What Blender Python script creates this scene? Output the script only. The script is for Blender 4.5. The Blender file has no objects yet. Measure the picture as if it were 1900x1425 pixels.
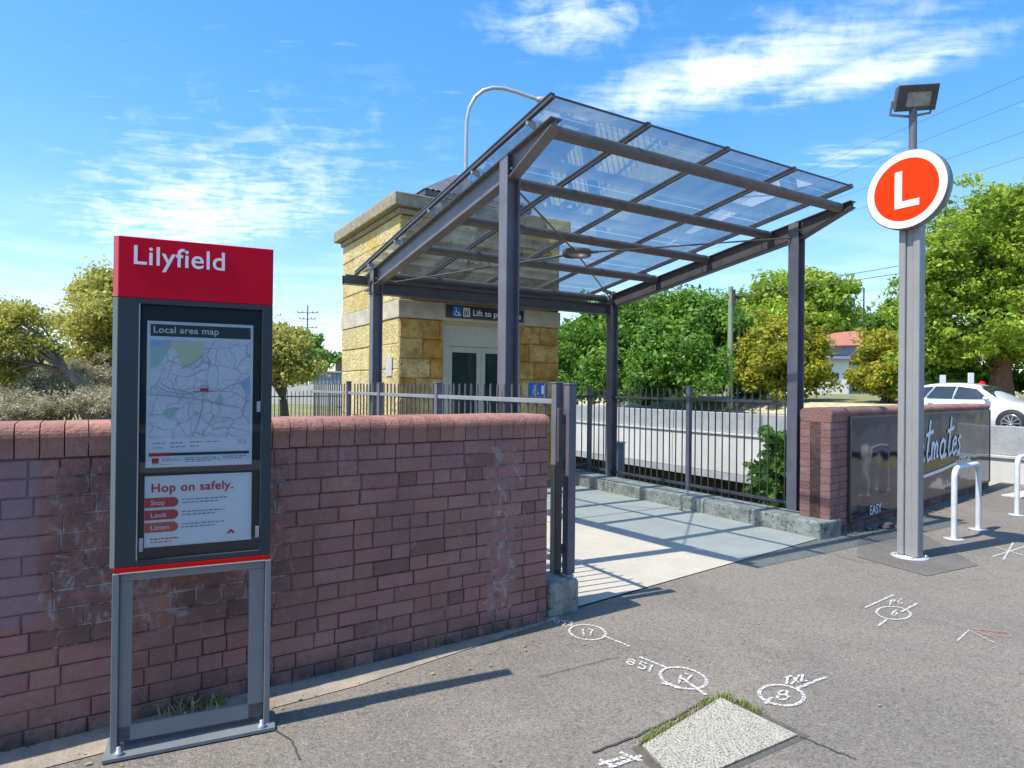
import bpy, math, random
import numpy as np
from mathutils import Matrix, Vector
random.seed(7); RNG = np.random.default_rng(7)
scn = bpy.context.scene
C = scn.collection
R_ = math.radians

# ------------------------------------------------------------------ camera, sky, sun, exposure
CAM_F, PITCH, ROLL, CH = 1191.1, .0049, .0104, 1.65
cam_d = bpy.data.cameras.new('camera'); cam = bpy.data.objects.new('camera', cam_d); C.objects.link(cam)
cam_d.sensor_width = 36; cam_d.sensor_fit = 'HORIZONTAL'; cam_d.lens = CAM_F / 1900 * 36
cam_d.clip_end = 4000; cam_d.clip_start = .05
_fw = Vector((0, math.cos(PITCH), math.sin(PITCH))); _up = Vector((0, -math.sin(PITCH), math.cos(PITCH))); _rt = Vector((1, 0, 0))
_cr, _sr = math.cos(ROLL), math.sin(ROLL)
_rt, _up = _cr * _rt + _sr * _up, -_sr * _rt + _cr * _up
M = Matrix((( _rt.x, _up.x, -_fw.x, 0), (_rt.y, _up.y, -_fw.y, 0), (_rt.z, _up.z, -_fw.z, CH), (0, 0, 0, 1)))
cam.matrix_world = M
scn.camera = cam

TH = .552                                        # direction of the bridge / path frame
SUN_AZ = TH - .09                                # direction the light travels (plan)
SUN_EL = R_(60)
sx, sy, sz = -math.cos(SUN_AZ) * math.cos(SUN_EL), -math.sin(SUN_AZ) * math.cos(SUN_EL), math.sin(SUN_EL)
w = bpy.data.worlds.new('World'); scn.world = w; w.use_nodes = True
nt = w.node_tree; nt.nodes.clear()
def N(t, ty, **k):
    n = t.nodes.new(ty)
    for a, b in k.items():
        if a.startswith('i_'): n.inputs[a[2:].replace('_', ' ')].default_value = b
        elif a.startswith('n_'): n.inputs[int(a[2:])].default_value = b
        else: setattr(n, a, b)
    return n
def math_(t, op, a, b=None, clamp=False):
    n = t.nodes.new('ShaderNodeMath'); n.operation = op; n.use_clamp = clamp
    for i, v in enumerate((a, b)):
        if v is None: continue
        if isinstance(v, (int, float)): n.inputs[i].default_value = v
        else: t.links.new(v, n.inputs[i])
    return n.outputs[0]
sky = N(nt, 'ShaderNodeTexSky', sky_type='NISHITA', sun_disc=False, sun_elevation=SUN_EL,
        sun_rotation=math.atan2(sx, sy), altitude=0, air_density=1.0, dust_density=.6, ozone_density=2.2)
hs = N(nt, 'ShaderNodeHueSaturation'); hs.inputs['Hue'].default_value = .503; hs.inputs['Saturation'].default_value = 1.62; hs.inputs['Value'].default_value = 1.68
gm = N(nt, 'ShaderNodeGamma'); gm.inputs[1].default_value = .72; nt.links.new(sky.outputs[0], gm.inputs[0]); nt.links.new(gm.outputs[0], hs.inputs['Color'])
tc = N(nt, 'ShaderNodeTexCoord')
sep = N(nt, 'ShaderNodeSeparateXYZ'); nt.links.new(tc.outputs['Generated'], sep.inputs[0])
zz = math_(nt, 'MAXIMUM', sep.outputs[2], .02)
px_ = math_(nt, 'DIVIDE', sep.outputs[0], zz); py_ = math_(nt, 'DIVIDE', sep.outputs[1], zz)
pv = N(nt, 'ShaderNodeCombineXYZ'); nt.links.new(px_, pv.inputs[0]); nt.links.new(py_, pv.inputs[1])
def blob(cx, cy, rot, rx, ry, soft=1.0):          # soft elliptical field on the cloud layer
    m = N(nt, 'ShaderNodeMapping', vector_type='TEXTURE'); m.inputs[1].default_value = (cx, cy, 0); m.inputs[2].default_value = (0, 0, rot); m.inputs[3].default_value = (rx, ry, 1)
    nt.links.new(pv.outputs[0], m.inputs[0])
    l = N(nt, 'ShaderNodeVectorMath', operation='LENGTH'); nt.links.new(m.outputs[0], l.inputs[0])
    mr = N(nt, 'ShaderNodeMapRange', interpolation_type='SMOOTHSTEP'); mr.inputs[1].default_value = 1.0; mr.inputs[2].default_value = 0.0
    nt.links.new(l.outputs['Value'], mr.inputs[0]); return mr.outputs[0]
def nz(rot, scx, scy, scale, detail=8, rough=.6, dist=.4):
    m = N(nt, 'ShaderNodeMapping'); m.inputs[2].default_value = (0, 0, rot); m.inputs[3].default_value = (scx, scy, 1)
    nt.links.new(pv.outputs[0], m.inputs[0])
    n = N(nt, 'ShaderNodeTexNoise'); n.inputs['Scale'].default_value = scale; n.inputs['Detail'].default_value = detail; n.inputs['Roughness'].default_value = rough; n.inputs['Distortion'].default_value = dist
    nt.links.new(m.outputs[0], n.inputs[0]); return n.outputs[0]
def ndir(scale, detail=6, rough=.6, dist=.3):
    n = N(nt, 'ShaderNodeTexNoise'); n.inputs['Scale'].default_value = scale; n.inputs['Detail'].default_value = detail; n.inputs['Roughness'].default_value = rough; n.inputs['Distortion'].default_value = dist
    nt.links.new(tc.outputs['Generated'], n.inputs[0]); return n.outputs[0]
def ramp01(v, a, b):
    mr = N(nt, 'ShaderNodeMapRange', interpolation_type='SMOOTHSTEP'); mr.inputs[1].default_value = a; mr.inputs[2].default_value = b
    nt.links.new(v, mr.inputs[0]); return mr.outputs[0]
CLOUDS = []
def pdir(x, y):
    d = _fw + _rt * (x - 950) / CAM_F - _up * (y - 712.5) / CAM_F; return d.x / d.z, d.y / d.z
def band(x1, y1, x2, y2, wd):                      # ellipse whose long axis joins two sky directions
    a = Vector(pdir(x1, y1)); b = Vector(pdir(x2, y2)); c = (a + b) / 2; d = b - a
    return blob(c.x, c.y, math.atan2(d.y, d.x), d.length / 2 * 1.15, wd)
_a = Vector(pdir(1020, 215)); _b = Vector(pdir(1800, 10)); _an = math.atan2(_b.y-_a.y, _b.x-_a.x)
fine = nz(-_an, 1.0, 3.2, 4.2); broad = nz(.5, 1, 1, 1.6, 4, .5, .3)
A = math_(nt, 'MAXIMUM', band(980, 250, 1950, -40, .38), math_(nt, 'MULTIPLY', band(1350, 215, 2000, 20, .24), .95))
B = math_(nt, 'MAXIMUM', band(200, 500, 800, 150, 1.15), math_(nt, 'MULTIPLY', band(850, 80, 1300, -10, .3), .8))
D = band(1480, 330, 1700, 240, .35)
_c = Vector(pdir(250, 470)); _d = Vector(pdir(760, 170)); fineB = nz(-math.atan2(_d.y-_c.y, _d.x-_c.x), 1.0, 1.9, 4.6, 8, .62, .6)
puffd = ndir(20, 6, .6, .6); bigd = ndir(7, 4, .55, .5)
mix_n = math_(nt, 'ADD', math_(nt, 'MULTIPLY', fine, .55), math_(nt, 'MULTIPLY', puffd, .45))
mix_b = math_(nt, 'ADD', math_(nt, 'MULTIPLY', fineB, .6), math_(nt, 'MULTIPLY', puffd, .4))
cA = ramp01(math_(nt, 'ADD', mix_n, math_(nt, 'MULTIPLY', A, .28)), .50, .84)
cB = ramp01(math_(nt, 'ADD', mix_b, math_(nt, 'MULTIPLY', B, .22)), .52, .84)
cD = ramp01(math_(nt, 'ADD', fine, math_(nt, 'MULTIPLY', D, .3)), .60, .95)
cl = math_(nt, 'MAXIMUM', math_(nt, 'MULTIPLY', cA, A), math_(nt, 'MULTIPLY', cB, B))
cl = math_(nt, 'MULTIPLY', math_(nt, 'POWER', cl, .8), .95, True)
cl = math_(nt, 'MAXIMUM', cl, math_(nt, 'MULTIPLY', cD, .45))
low = ramp01(sep.outputs[2], .36, .02)           # thin white veil near the horizon
veil = math_(nt, 'MULTIPLY', low, math_(nt, 'ADD', math_(nt, 'MULTIPLY', ramp01(broad, .35, .65), .5), .14), True)
cl = math_(nt, 'MAXIMUM', cl, math_(nt, 'MULTIPLY', veil, .5))
mx = N(nt, 'ShaderNodeMix', data_type='RGBA'); nt.links.new(cl, mx.inputs[0]); nt.links.new(hs.outputs[0], mx.inputs[6]); mx.inputs[7].default_value = (5.2, 5.7, 6.3, 1)
bg = N(nt, 'ShaderNodeBackground'); bg.inputs[1].default_value = .15
nt.links.new(mx.outputs[2], bg.inputs[0])
wo = N(nt, 'ShaderNodeOutputWorld'); nt.links.new(bg.outputs[0], wo.inputs[0])
sd = bpy.data.lights.new('sun', 'SUN'); sd.energy = 3.7; sd.angle = R_(.55); sd.color = (1, .95, .86)
so = bpy.data.objects.new('sun', sd); C.objects.link(so); so.rotation_euler = Vector((sx, sy, sz)).to_track_quat('Z', 'Y').to_euler(); so.location = (sx * 50, sy * 50, sz * 50)
scn.view_settings.view_transform = 'Standard'; scn.view_settings.look = 'None'; scn.view_settings.gamma = 1
scn.view_settings.exposure = .72
scn.render.resolution_x = 1024; scn.render.resolution_y = 768

# ------------------------------------------------------------------ frames and mesh helpers
ORG = Vector((3.445, 7.80, 0)); MF = Matrix.Translation(ORG) @ Matrix.Rotation(TH, 4, 'Z'); MFi = MF.inverted()
def F2W(x, y, z=0): return MF @ Vector((x, y, z))
CAMP = Vector((0, 0, CH))
def ray(x, y): return _fw + _rt * (x - 950) / CAM_F - _up * (y - 712.5) / CAM_F
def gz(x, y, z=0.0):                              # photo pixel -> point of the horizontal plane z, in the path frame
    d = ray(x, y); return MFi @ (CAMP + d * ((z - CH) / d.z))
class MB:
    def __init__(s): s.v = []; s.f = []; s.s = []; s.c = []
    def add(s, vs, fs, smooth=False, col=None):
        o = len(s.v); s.v += [tuple(p) for p in vs]
        for f in fs: s.f.append(tuple(i + o for i in f)); s.s.append(smooth); s.c.append(col)
        return s
    def box(s, x0, x1, y0, y1, z0, z1, col=None):
        return s.add([(x0,y0,z0),(x1,y0,z0),(x1,y1,z0),(x0,y1,z0),(x0,y0,z1),(x1,y0,z1),(x1,y1,z1),(x0,y1,z1)],
                     [(0,3,2,1),(4,5,6,7),(0,1,5,4),(1,2,6,5),(2,3,7,6),(3,0,4,7)], False, col)
    def beam(s, p, q, wd, ht, up=(0, 0, 1), col=None):
        p, q, up = Vector(p), Vector(q), Vector(up); d = (q - p).normalized(); r = d.cross(up).normalized() * wd / 2; u = r.cross(d).normalized() * ht / 2
        return s.add([p-r-u, p+r-u, p+r+u, p-r+u, q-r-u, q+r-u, q+r+u, q-r+u], [(0,1,2,3),(7,6,5,4),(0,4,5,1),(1,5,6,2),(2,6,7,3),(3,7,4,0)], False, col)
    def ibeam(s, p, q, wd, ht, t=.012, up=(0, 0, 1)):
        up = Vector(up); p, q = Vector(p), Vector(q); d = (q - p).normalized(); r = d.cross(up).normalized(); u = r.cross(d).normalized()
        s.beam(p + u * (ht / 2 - t / 2), q + u * (ht / 2 - t / 2), wd, t, up); s.beam(p - u * (ht / 2 - t / 2), q - u * (ht / 2 - t / 2), wd, t, up)
        return s.beam(p, q, t, ht - 2 * t, up)
    def tube(s, pts, rad, n=8, cap=True, smooth=True):
        pts = [Vector(p) for p in pts]; rads = rad if isinstance(rad, (list, tuple)) else [rad] * len(pts)
        rings = []; ref = None
        for i, p in enumerate(pts):
            d = (pts[min(i+1, len(pts)-1)] - pts[max(i-1, 0)]).normalized()
            if ref is None: ref = Vector((0, 0, 1)) if abs(d.z) < .9 else Vector((1, 0, 0))
            a = d.cross(ref).normalized(); b = a.cross(d).normalized(); ref = b
            rings.append([p + (a * math.cos(2*math.pi*k/n) + b * math.sin(2*math.pi*k/n)) * rads[i] for k in range(n)])
        vs = [q for r in rings for q in r]; fs = []
        for i in range(len(pts) - 1):
            for k in range(n): fs.append((i*n+k, i*n+(k+1) % n, (i+1)*n+(k+1) % n, (i+1)*n+k))
        s.add(vs, fs, smooth)
        if cap: s.add(rings[0], [tuple(range(n))][::1]); s.add(rings[-1], [tuple(range(n))[::-1]])
        return s
    def prism(s, poly, axis_vec, smooth=False):    # closed polygon extruded along a vector
        n = len(poly); a = [Vector(p) for p in poly]; b = [p + Vector(axis_vec) for p in a]
        s.add(a + b, [(i, (i+1) % n, n+(i+1) % n, n+i) for i in range(n)], smooth)
        s.add(a, [tuple(range(n))[::-1]]); s.add(b, [tuple(range(n))]); return s
    def lathe(s, c, prof, n=24, axis='z', smooth=True):
        vs = []; c = Vector(c)
        for (r, h) in prof:
            for k in range(n):
                t = 2*math.pi*k/n; a, b = r*math.cos(t), r*math.sin(t)
                vs.append(c + (Vector((a, b, h)) if axis == 'z' else Vector((h, a, b)) if axis == 'x' else Vector((a, h, b))))
        fs = [(i*n+k, i*n+(k+1) % n, (i+1)*n+(k+1) % n, (i+1)*n+k) for i in range(len(prof)-1) for k in range(n)]
        return s.add(vs, fs, smooth)
    def build(s, name, mat, parent=None, frame='F', base=None, bevel=0, rot=0.0, segs=2):
        me = bpy.data.meshes.new(name)
        A_ = np.array(s.v, dtype=float); Wm = np.array(MF if frame == 'F' else Matrix.Identity(4))
        if parent is not None:
            root = parent
            while root.parent: root = root.parent
            Bm = root.matrix_basis.copy()
        else:
            b = Vector(base) if base is not None else Vector((A_[:, 0].mean(), A_[:, 1].mean(), A_[:, 2].min()))
            b = (MF @ b) if frame == 'F' else b
            Bm = Matrix.Translation(b) @ Matrix.Rotation((TH if frame == 'F' else 0) + rot, 4, 'Z')
        T = np.array(Bm.inverted()) @ Wm
        A_ = A_ @ T[:3, :3].T + T[:3, 3]
        me.from_pydata(A_.tolist(), [], s.f); me.polygons.foreach_set('use_smooth', s.s)
        if any(c is not None for c in s.c):
            at = me.color_attributes.new('Col', 'FLOAT_COLOR', 'CORNER'); out = []
            for f, c in zip(s.f, s.c):
                c = c or (.5, .5, .5); out += [c[0], c[1], c[2], 1] * len(f)
            at.data.foreach_set('color', out)
        if mat: me.materials.append(mat)
        me.update(); me.validate()
        o = bpy.data.objects.new(name, me); C.objects.link(o)
        if parent is not None: o.parent = parent
        else: o.matrix_basis = Bm
        if bevel:
            m = o.modifiers.new('bevel', 'BEVEL'); m.width = bevel; m.segments = segs; m.limit_method = 'ANGLE'; m.angle_limit = R_(40)
        return o
def tag(o, label=None, cat=None, group=None, kind=None):
    if label: o['label'] = label
    if cat: o['category'] = cat
    if group: o['group'] = group
    if kind: o['kind'] = kind
    return o
def thing(name, label, cat, base, rot=0, group=None, frame='F'):
    o = bpy.data.objects.new(name, None); C.objects.link(o); o.empty_display_size = .2
    b = (MF @ Vector(base)) if frame == 'F' else Vector(base)
    o.matrix_basis = Matrix.Translation(b) @ Matrix.Rotation((TH if frame == 'F' else 0) + rot, 4, 'Z')
    return tag(o, label, cat, group)
def text_mesh(body, size, mat, name, parent, origin, xdir, ydir, offset=0.0, shear=0.0, extrude=.0006, spacing=1.0, wscale=1.0, align='LEFT', frame='F'):
    cu = bpy.data.curves.new(name, 'FONT'); cu.body = body; cu.size = size; cu.offset = offset; cu.shear = shear; cu.extrude = extrude; cu.space_character = spacing; cu.align_x = align
    t = bpy.data.objects.new(name, cu); C.objects.link(t); bpy.context.view_layer.update()
    me = bpy.data.meshes.new_from_object(t.evaluated_get(bpy.context.evaluated_depsgraph_get())); bpy.data.objects.remove(t)
    X = Vector(xdir).normalized(); Y = Vector(ydir).normalized(); Z = X.cross(Y); o_ = Vector(origin)
    b = MB(); b.v = [tuple(o_ + X * v.co.x * wscale + Y * v.co.y + Z * v.co.z) for v in me.vertices]
    for p in me.polygons: b.f.append(tuple(p.vertices)); b.s.append(False); b.c.append(None)
    return b.build(name, mat, parent, frame)
# thin flat ribbon along a polyline lying on a plane with normal n
def ribbon(mb, pts, wd, n):
    n = Vector(n); mb.k = getattr(mb, 'k', 0) + 1; sh_ = n * (.0004 * mb.k * (1 if n.z > .5 else -1)); pts = [Vector(p) + sh_ for p in pts]; L_, Rr = [], []
    for i, p in enumerate(pts):
        d = (pts[min(i+1, len(pts)-1)] - pts[max(i-1, 0)])
        if d.length < 1e-6: d = Vector((1, 0, 0))
        s_ = d.normalized().cross(n).normalized() * wd / 2 * random.uniform(.93, 1.07); L_.append(p - s_); Rr.append(p + s_)
    for i in range(len(pts)-1): mb.add([L_[i], Rr[i], Rr[i+1], L_[i+1]], [(0, 1, 2, 3)])

# ------------------------------------------------------------------ materials
MATS = {}
def mat(name, col, rough=.6, var=.0, vscale=5.0, bump=.0, bscale=40.0, metal=0.0, spec=.5, col2=None, attr=False, detail=6, coat=0.0, stretch=None, speck=None):
    if name in MATS: return MATS[name]
    m = bpy.data.materials.new(name); m.use_nodes = True; t = m.node_tree; b = t.nodes['Principled BSDF']
    b.inputs['Roughness'].default_value = rough; b.inputs['Metallic'].default_value = metal; b.inputs['Specular IOR Level'].default_value = spec; b.inputs['Coat Weight'].default_value = coat
    tc = N(t, 'ShaderNodeTexCoord'); vec = tc.outputs['Object']
    if stretch:
        mp = N(t, 'ShaderNodeMapping'); mp.inputs[3].default_value = stretch; t.links.new(vec, mp.inputs[0]); vec = mp.outputs[0]
    c = (*col, 1)
    out = None
    if var or col2:
        n = N(t, 'ShaderNodeTexNoise'); n.inputs['Scale'].default_value = vscale; n.inputs['Detail'].default_value = detail; n.inputs['Roughness'].default_value = .65; t.links.new(vec, n.inputs[0])
        r = N(t, 'ShaderNodeMapRange', interpolation_type='SMOOTHSTEP'); r.inputs[1].default_value = .32; r.inputs[2].default_value = .68; t.links.new(n.outputs[0], r.inputs[0])
        x = N(t, 'ShaderNodeMix', data_type='RGBA'); c2 = col2 or tuple(v * (1 - var) for v in col)
        x.inputs[6].default_value = c; x.inputs[7].default_value = (*c2, 1); t.links.new(r.outputs[0], x.inputs[0]); out = x.outputs[2]
    if attr:
        a = N(t, 'ShaderNodeVertexColor', layer_name='Col'); x = N(t, 'ShaderNodeMix', data_type='RGBA', blend_type='MULTIPLY'); x.inputs[0].default_value = 1
        if out: t.links.new(out, x.inputs[6])
        else: x.inputs[6].default_value = c
        t.links.new(a.outputs[0], x.inputs[7]); out = x.outputs[2]
    if speck:
        n3 = N(t, 'ShaderNodeTexNoise'); n3.inputs['Scale'].default_value = speck[0]; n3.inputs['Detail'].default_value = 3; t.links.new(vec, n3.inputs[0])
        r3 = N(t, 'ShaderNodeMapRange'); r3.inputs[1].default_value = speck[1]; r3.inputs[2].default_value = speck[2]; r3.clamp = True; t.links.new(n3.outputs[0], r3.inputs[0])
        x3 = N(t, 'ShaderNodeMix', data_type='RGBA'); t.links.new(r3.outputs[0], x3.inputs[0]); x3.inputs[7].default_value = (*speck[3], 1)
        if out: t.links.new(out, x3.inputs[6])
        else: x3.inputs[6].default_value = c
        out = x3.outputs[2]
    if out: t.links.new(out, b.inputs['Base Color'])
    else: b.inputs['Base Color'].default_value = c
    if bump:
        n2 = N(t, 'ShaderNodeTexNoise'); n2.inputs['Scale'].default_value = bscale; n2.inputs['Detail'].default_value = 5; t.links.new(vec, n2.inputs[0])
        bp = N(t, 'ShaderNodeBump'); bp.inputs['Strength'].default_value = bump; bp.inputs['Distance'].default_value = .02; t.links.new(n2.outputs[0], bp.inputs['Height']); t.links.new(bp.outputs[0], b.inputs['Normal'])
    MATS[name] = m; return m
STEEL = mat('grey_purple_paint', (.165, .152, .178), .42, .25, 3, .05, 60)
STEEL_SUNLIT = mat('sunlit_rail', (.27, .27, .30), .45, .15, 4)  # rail toned pale to carry the sunlight on it
BEAM = mat('beam_paint', (.085, .08, .09), .45, .3, 4, .06, 50)
PURLIN = mat('purlin_paint', (.13, .115, .11), .45, .25, 5)
GALV = mat('galvanised', (.42, .44, .46), .38, .2, 12, 0, 40, .35)
CONC = mat('path_concrete', (.50, .455, .37), .85, 0, 2.2, .12, 90, col2=(.44, .40, .32), speck=(38, .58, .74, (.36, .33, .27)))
KERBC = mat('upstand_concrete', (.42, .39, .33), .9, 0, 7, .9, 16, col2=(.23, .215, .175), speck=(30, .57, .66, (.12, .12, .09)))
RED = mat('sign_red', (.70, .0015, .022), .55, .0, spec=.15); RED2 = mat('bright_red_strip', (.80, .008, .004), .5, spec=.15)
WHITE = mat('white_print', (.88, .88, .88), .5, spec=.2); BLACK = mat('black_rubber', (.02, .02, .022), .7)
BRICKM = None
def brick_material(mortar=False):
    m = bpy.data.materials.new('old_painted_brick' if not mortar else 'stained_mortar'); m.use_nodes = True; t = m.node_tree; b = t.nodes['Principled BSDF']; b.inputs['Roughness'].default_value = .82; b.inputs['Specular IOR Level'].default_value = .3
    tc = N(t, 'ShaderNodeTexCoord'); v = tc.outputs['Object']; L = t.links.new
    a = N(t, 'ShaderNodeVertexColor', layer_name='Col')
    def noise(sc, det=6, ro=.65, dist=0, st=None):
        n = N(t, 'ShaderNodeTexNoise'); n.inputs['Scale'].default_value = sc; n.inputs['Detail'].default_value = det; n.inputs['Roughness'].default_value = ro; n.inputs['Distortion'].default_value = dist
        if st:
            mp = N(t, 'ShaderNodeMapping'); mp.inputs[3].default_value = st; L(v, mp.inputs[0]); L(mp.outputs[0], n.inputs[0])
        else: L(v, n.inputs[0])
        return n.outputs[0]
    def rmp(x, lo, hi):
        r = N(t, 'ShaderNodeMapRange', interpolation_type='SMOOTHSTEP'); r.inputs[1].default_value = lo; r.inputs[2].default_value = hi; L(x, r.inputs[0]); return r.outputs[0]
    def mixc(f, c1, c2):
        x = N(t, 'ShaderNodeMix', data_type='RGBA'); L(f, x.inputs[0])
        for i, c in ((6, c1), (7, c2)):
            if isinstance(c, tuple): x.inputs[i].default_value = (*c, 1)
            else: L(c, x.inputs[i])
        return x.outputs[2]
    grime = rmp(noise(3.2, 8), .35, .7)
    c = mixc(math_(t, 'MULTIPLY', grime, .55), a.outputs[0], (.24, .125, .105))
    if mortar: c = mixc(rmp(noise(3.1, 5), .42, .66), (.085, .046, .038), (.22, .105, .082))
    fine_ = rmp(noise(55, 4), .52, .72); c = mixc(math_(t, 'MULTIPLY', fine_, .32), c, (.09, .055, .055))
    sp = rmp(noise(120, 3), .64, .72); c = mixc(math_(t, 'MULTIPLY', sp, .5), c, (.50, .40, .37))
    wr = math_(t, 'MULTIPLY', rmp(noise(17, 8, .75, .8), .55, .68), rmp(noise(1.7, 3), .40, .62)); c = mixc(math_(t, 'MULTIPLY', wr, .38), c, (.42, .27, .24))
    run = math_(t, 'MULTIPLY', rmp(noise(7, 5, .6, .3, (1, 1, .10)), .56, .70), rmp(noise(1.2, 2), .42, .6)); c = mixc(math_(t, 'MULTIPLY', run, .35), c, (.12, .07, .06))
    sx_ = N(t, 'ShaderNodeSeparateXYZ'); L(v, sx_.inputs[0])
    # white salt bloom, strongest in a patch behind the pylon and down one seam near the wall's end
    def box_(lo, hi, soft, ch):
        return math_(t, 'MULTIPLY', rmp(sx_.outputs[ch], lo - soft, lo + soft), rmp(sx_.outputs[ch], hi + soft, hi - soft))
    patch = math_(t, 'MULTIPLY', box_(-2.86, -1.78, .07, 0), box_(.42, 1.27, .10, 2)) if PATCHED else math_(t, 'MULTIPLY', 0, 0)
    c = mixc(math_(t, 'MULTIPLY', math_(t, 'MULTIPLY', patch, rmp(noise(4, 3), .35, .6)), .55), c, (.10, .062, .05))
    seam = math_(t, 'MULTIPLY', box_(-.50, -.26, .07, 0), box_(.1, 1.3, .1, 2))
    where = math_(t, 'ADD', math_(t, 'MULTIPLY', patch, .20 if mortar else .09), math_(t, 'ADD', math_(t, 'MULTIPLY', seam, .20 if mortar else .10), 0))
    bloom = rmp(math_(t, 'ADD', noise(11, 9, .76, 1.2, (1, 1, .8)), where), .60, .74)
    c = mixc(math_(t, 'MULTIPLY', bloom, .8 if mortar else .5), c, (.58, .54, .55))
    hz_ = math_(t, 'MULTIPLY', rmp(noise(2.3, 6, .7, .6), .46, .68), rmp(noise(26, 5, .7), .42, .62)); c = mixc(math_(t, 'MULTIPLY', hz_, .30), c, (.46, .37, .36))
    old = math_(t, 'MULTIPLY', box_(-4.2, -2.88, .012, 0), box_(.55, 1.30, .02, 2))      # square of greyish cover paint
    c = mixc(math_(t, 'MULTIPLY', old, math_(t, 'ADD', math_(t, 'MULTIPLY', noise(5), .35), .25)), c, (.27, .21, .26))
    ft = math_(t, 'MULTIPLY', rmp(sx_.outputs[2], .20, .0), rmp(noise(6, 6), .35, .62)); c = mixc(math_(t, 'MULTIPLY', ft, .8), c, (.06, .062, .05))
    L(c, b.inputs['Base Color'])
    bp = N(t, 'ShaderNodeBump'); bp.inputs['Strength'].default_value = .85; bp.inputs['Distance'].default_value = .016
    L(math_(t, 'ADD', noise(38, 6), math_(t, 'MULTIPLY', noise(9, 4), .8)), bp.inputs['Height']); L(bp.outputs[0], b.inputs['Normal'])
    return m
PATCHED = True
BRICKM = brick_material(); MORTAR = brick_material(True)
def glass_mat(name, tint, refl=.1, rough=.0, dirt=0.0):
    m = bpy.data.materials.new(name); m.use_nodes = True; t = m.node_tree; t.nodes.clear(); L = t.links.new
    tr = N(t, 'ShaderNodeBsdfTransparent'); tr.inputs[0].default_value = (*tint, 1); gl = N(t, 'ShaderNodeBsdfGlossy'); gl.inputs['Roughness'].default_value = rough; gl.inputs[0].default_value = (.95, .97, 1, 1)
    fr = N(t, 'ShaderNodeFresnel'); fr.inputs[0].default_value = 1.5; f = math_(t, 'MULTIPLY', fr.outputs[0], refl * 10, True)
    x = N(t, 'ShaderNodeMixShader'); L(f, x.inputs[0]); L(tr.outputs[0], x.inputs[1]); L(gl.outputs[0], x.inputs[2]); last = x.outputs[0]
    if dirt:
        df = N(t, 'ShaderNodeBsdfDiffuse'); df.inputs[0].default_value = (.5, .55, .6, 1); tl = N(t, 'ShaderNodeBsdfTranslucent'); tl.inputs[0].default_value = (.6, .68, .72, 1)
        ad = N(t, 'ShaderNodeMixShader'); ad.inputs[0].default_value = .7; L(df.outputs[0], ad.inputs[1]); L(tl.outputs[0], ad.inputs[2])
        tc = N(t, 'ShaderNodeTexCoord'); n = N(t, 'ShaderNodeTexNoise'); n.inputs['Scale'].default_value = 1.6; n.inputs['Detail'].default_value = 7; mp = N(t, 'ShaderNodeMapping'); mp.inputs[3].default_value = (2.6, .5, 1)
        L(tc.outputs['Object'], mp.inputs[0]); L(mp.outputs[0], n.inputs[0]); r = N(t, 'ShaderNodeMapRange'); r.inputs[1].default_value = .35; r.inputs[2].default_value = .75; r.inputs[3].default_value = dirt * .25; r.inputs[4].default_value = dirt * 1.6; L(n.outputs[0], r.inputs[0])
        y = N(t, 'ShaderNodeMixShader'); L(r.outputs[0], y.inputs[0]); L(last, y.inputs[1]); L(ad.outputs[0], y.inputs[2]); last = y.outputs[0]
    o = N(t, 'ShaderNodeOutputMaterial'); L(last, o.inputs[0]); return m
ROOFGLASS = glass_mat('dusty_tinted_glass', (.545, .65, .735), .045, .0, .06)

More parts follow.
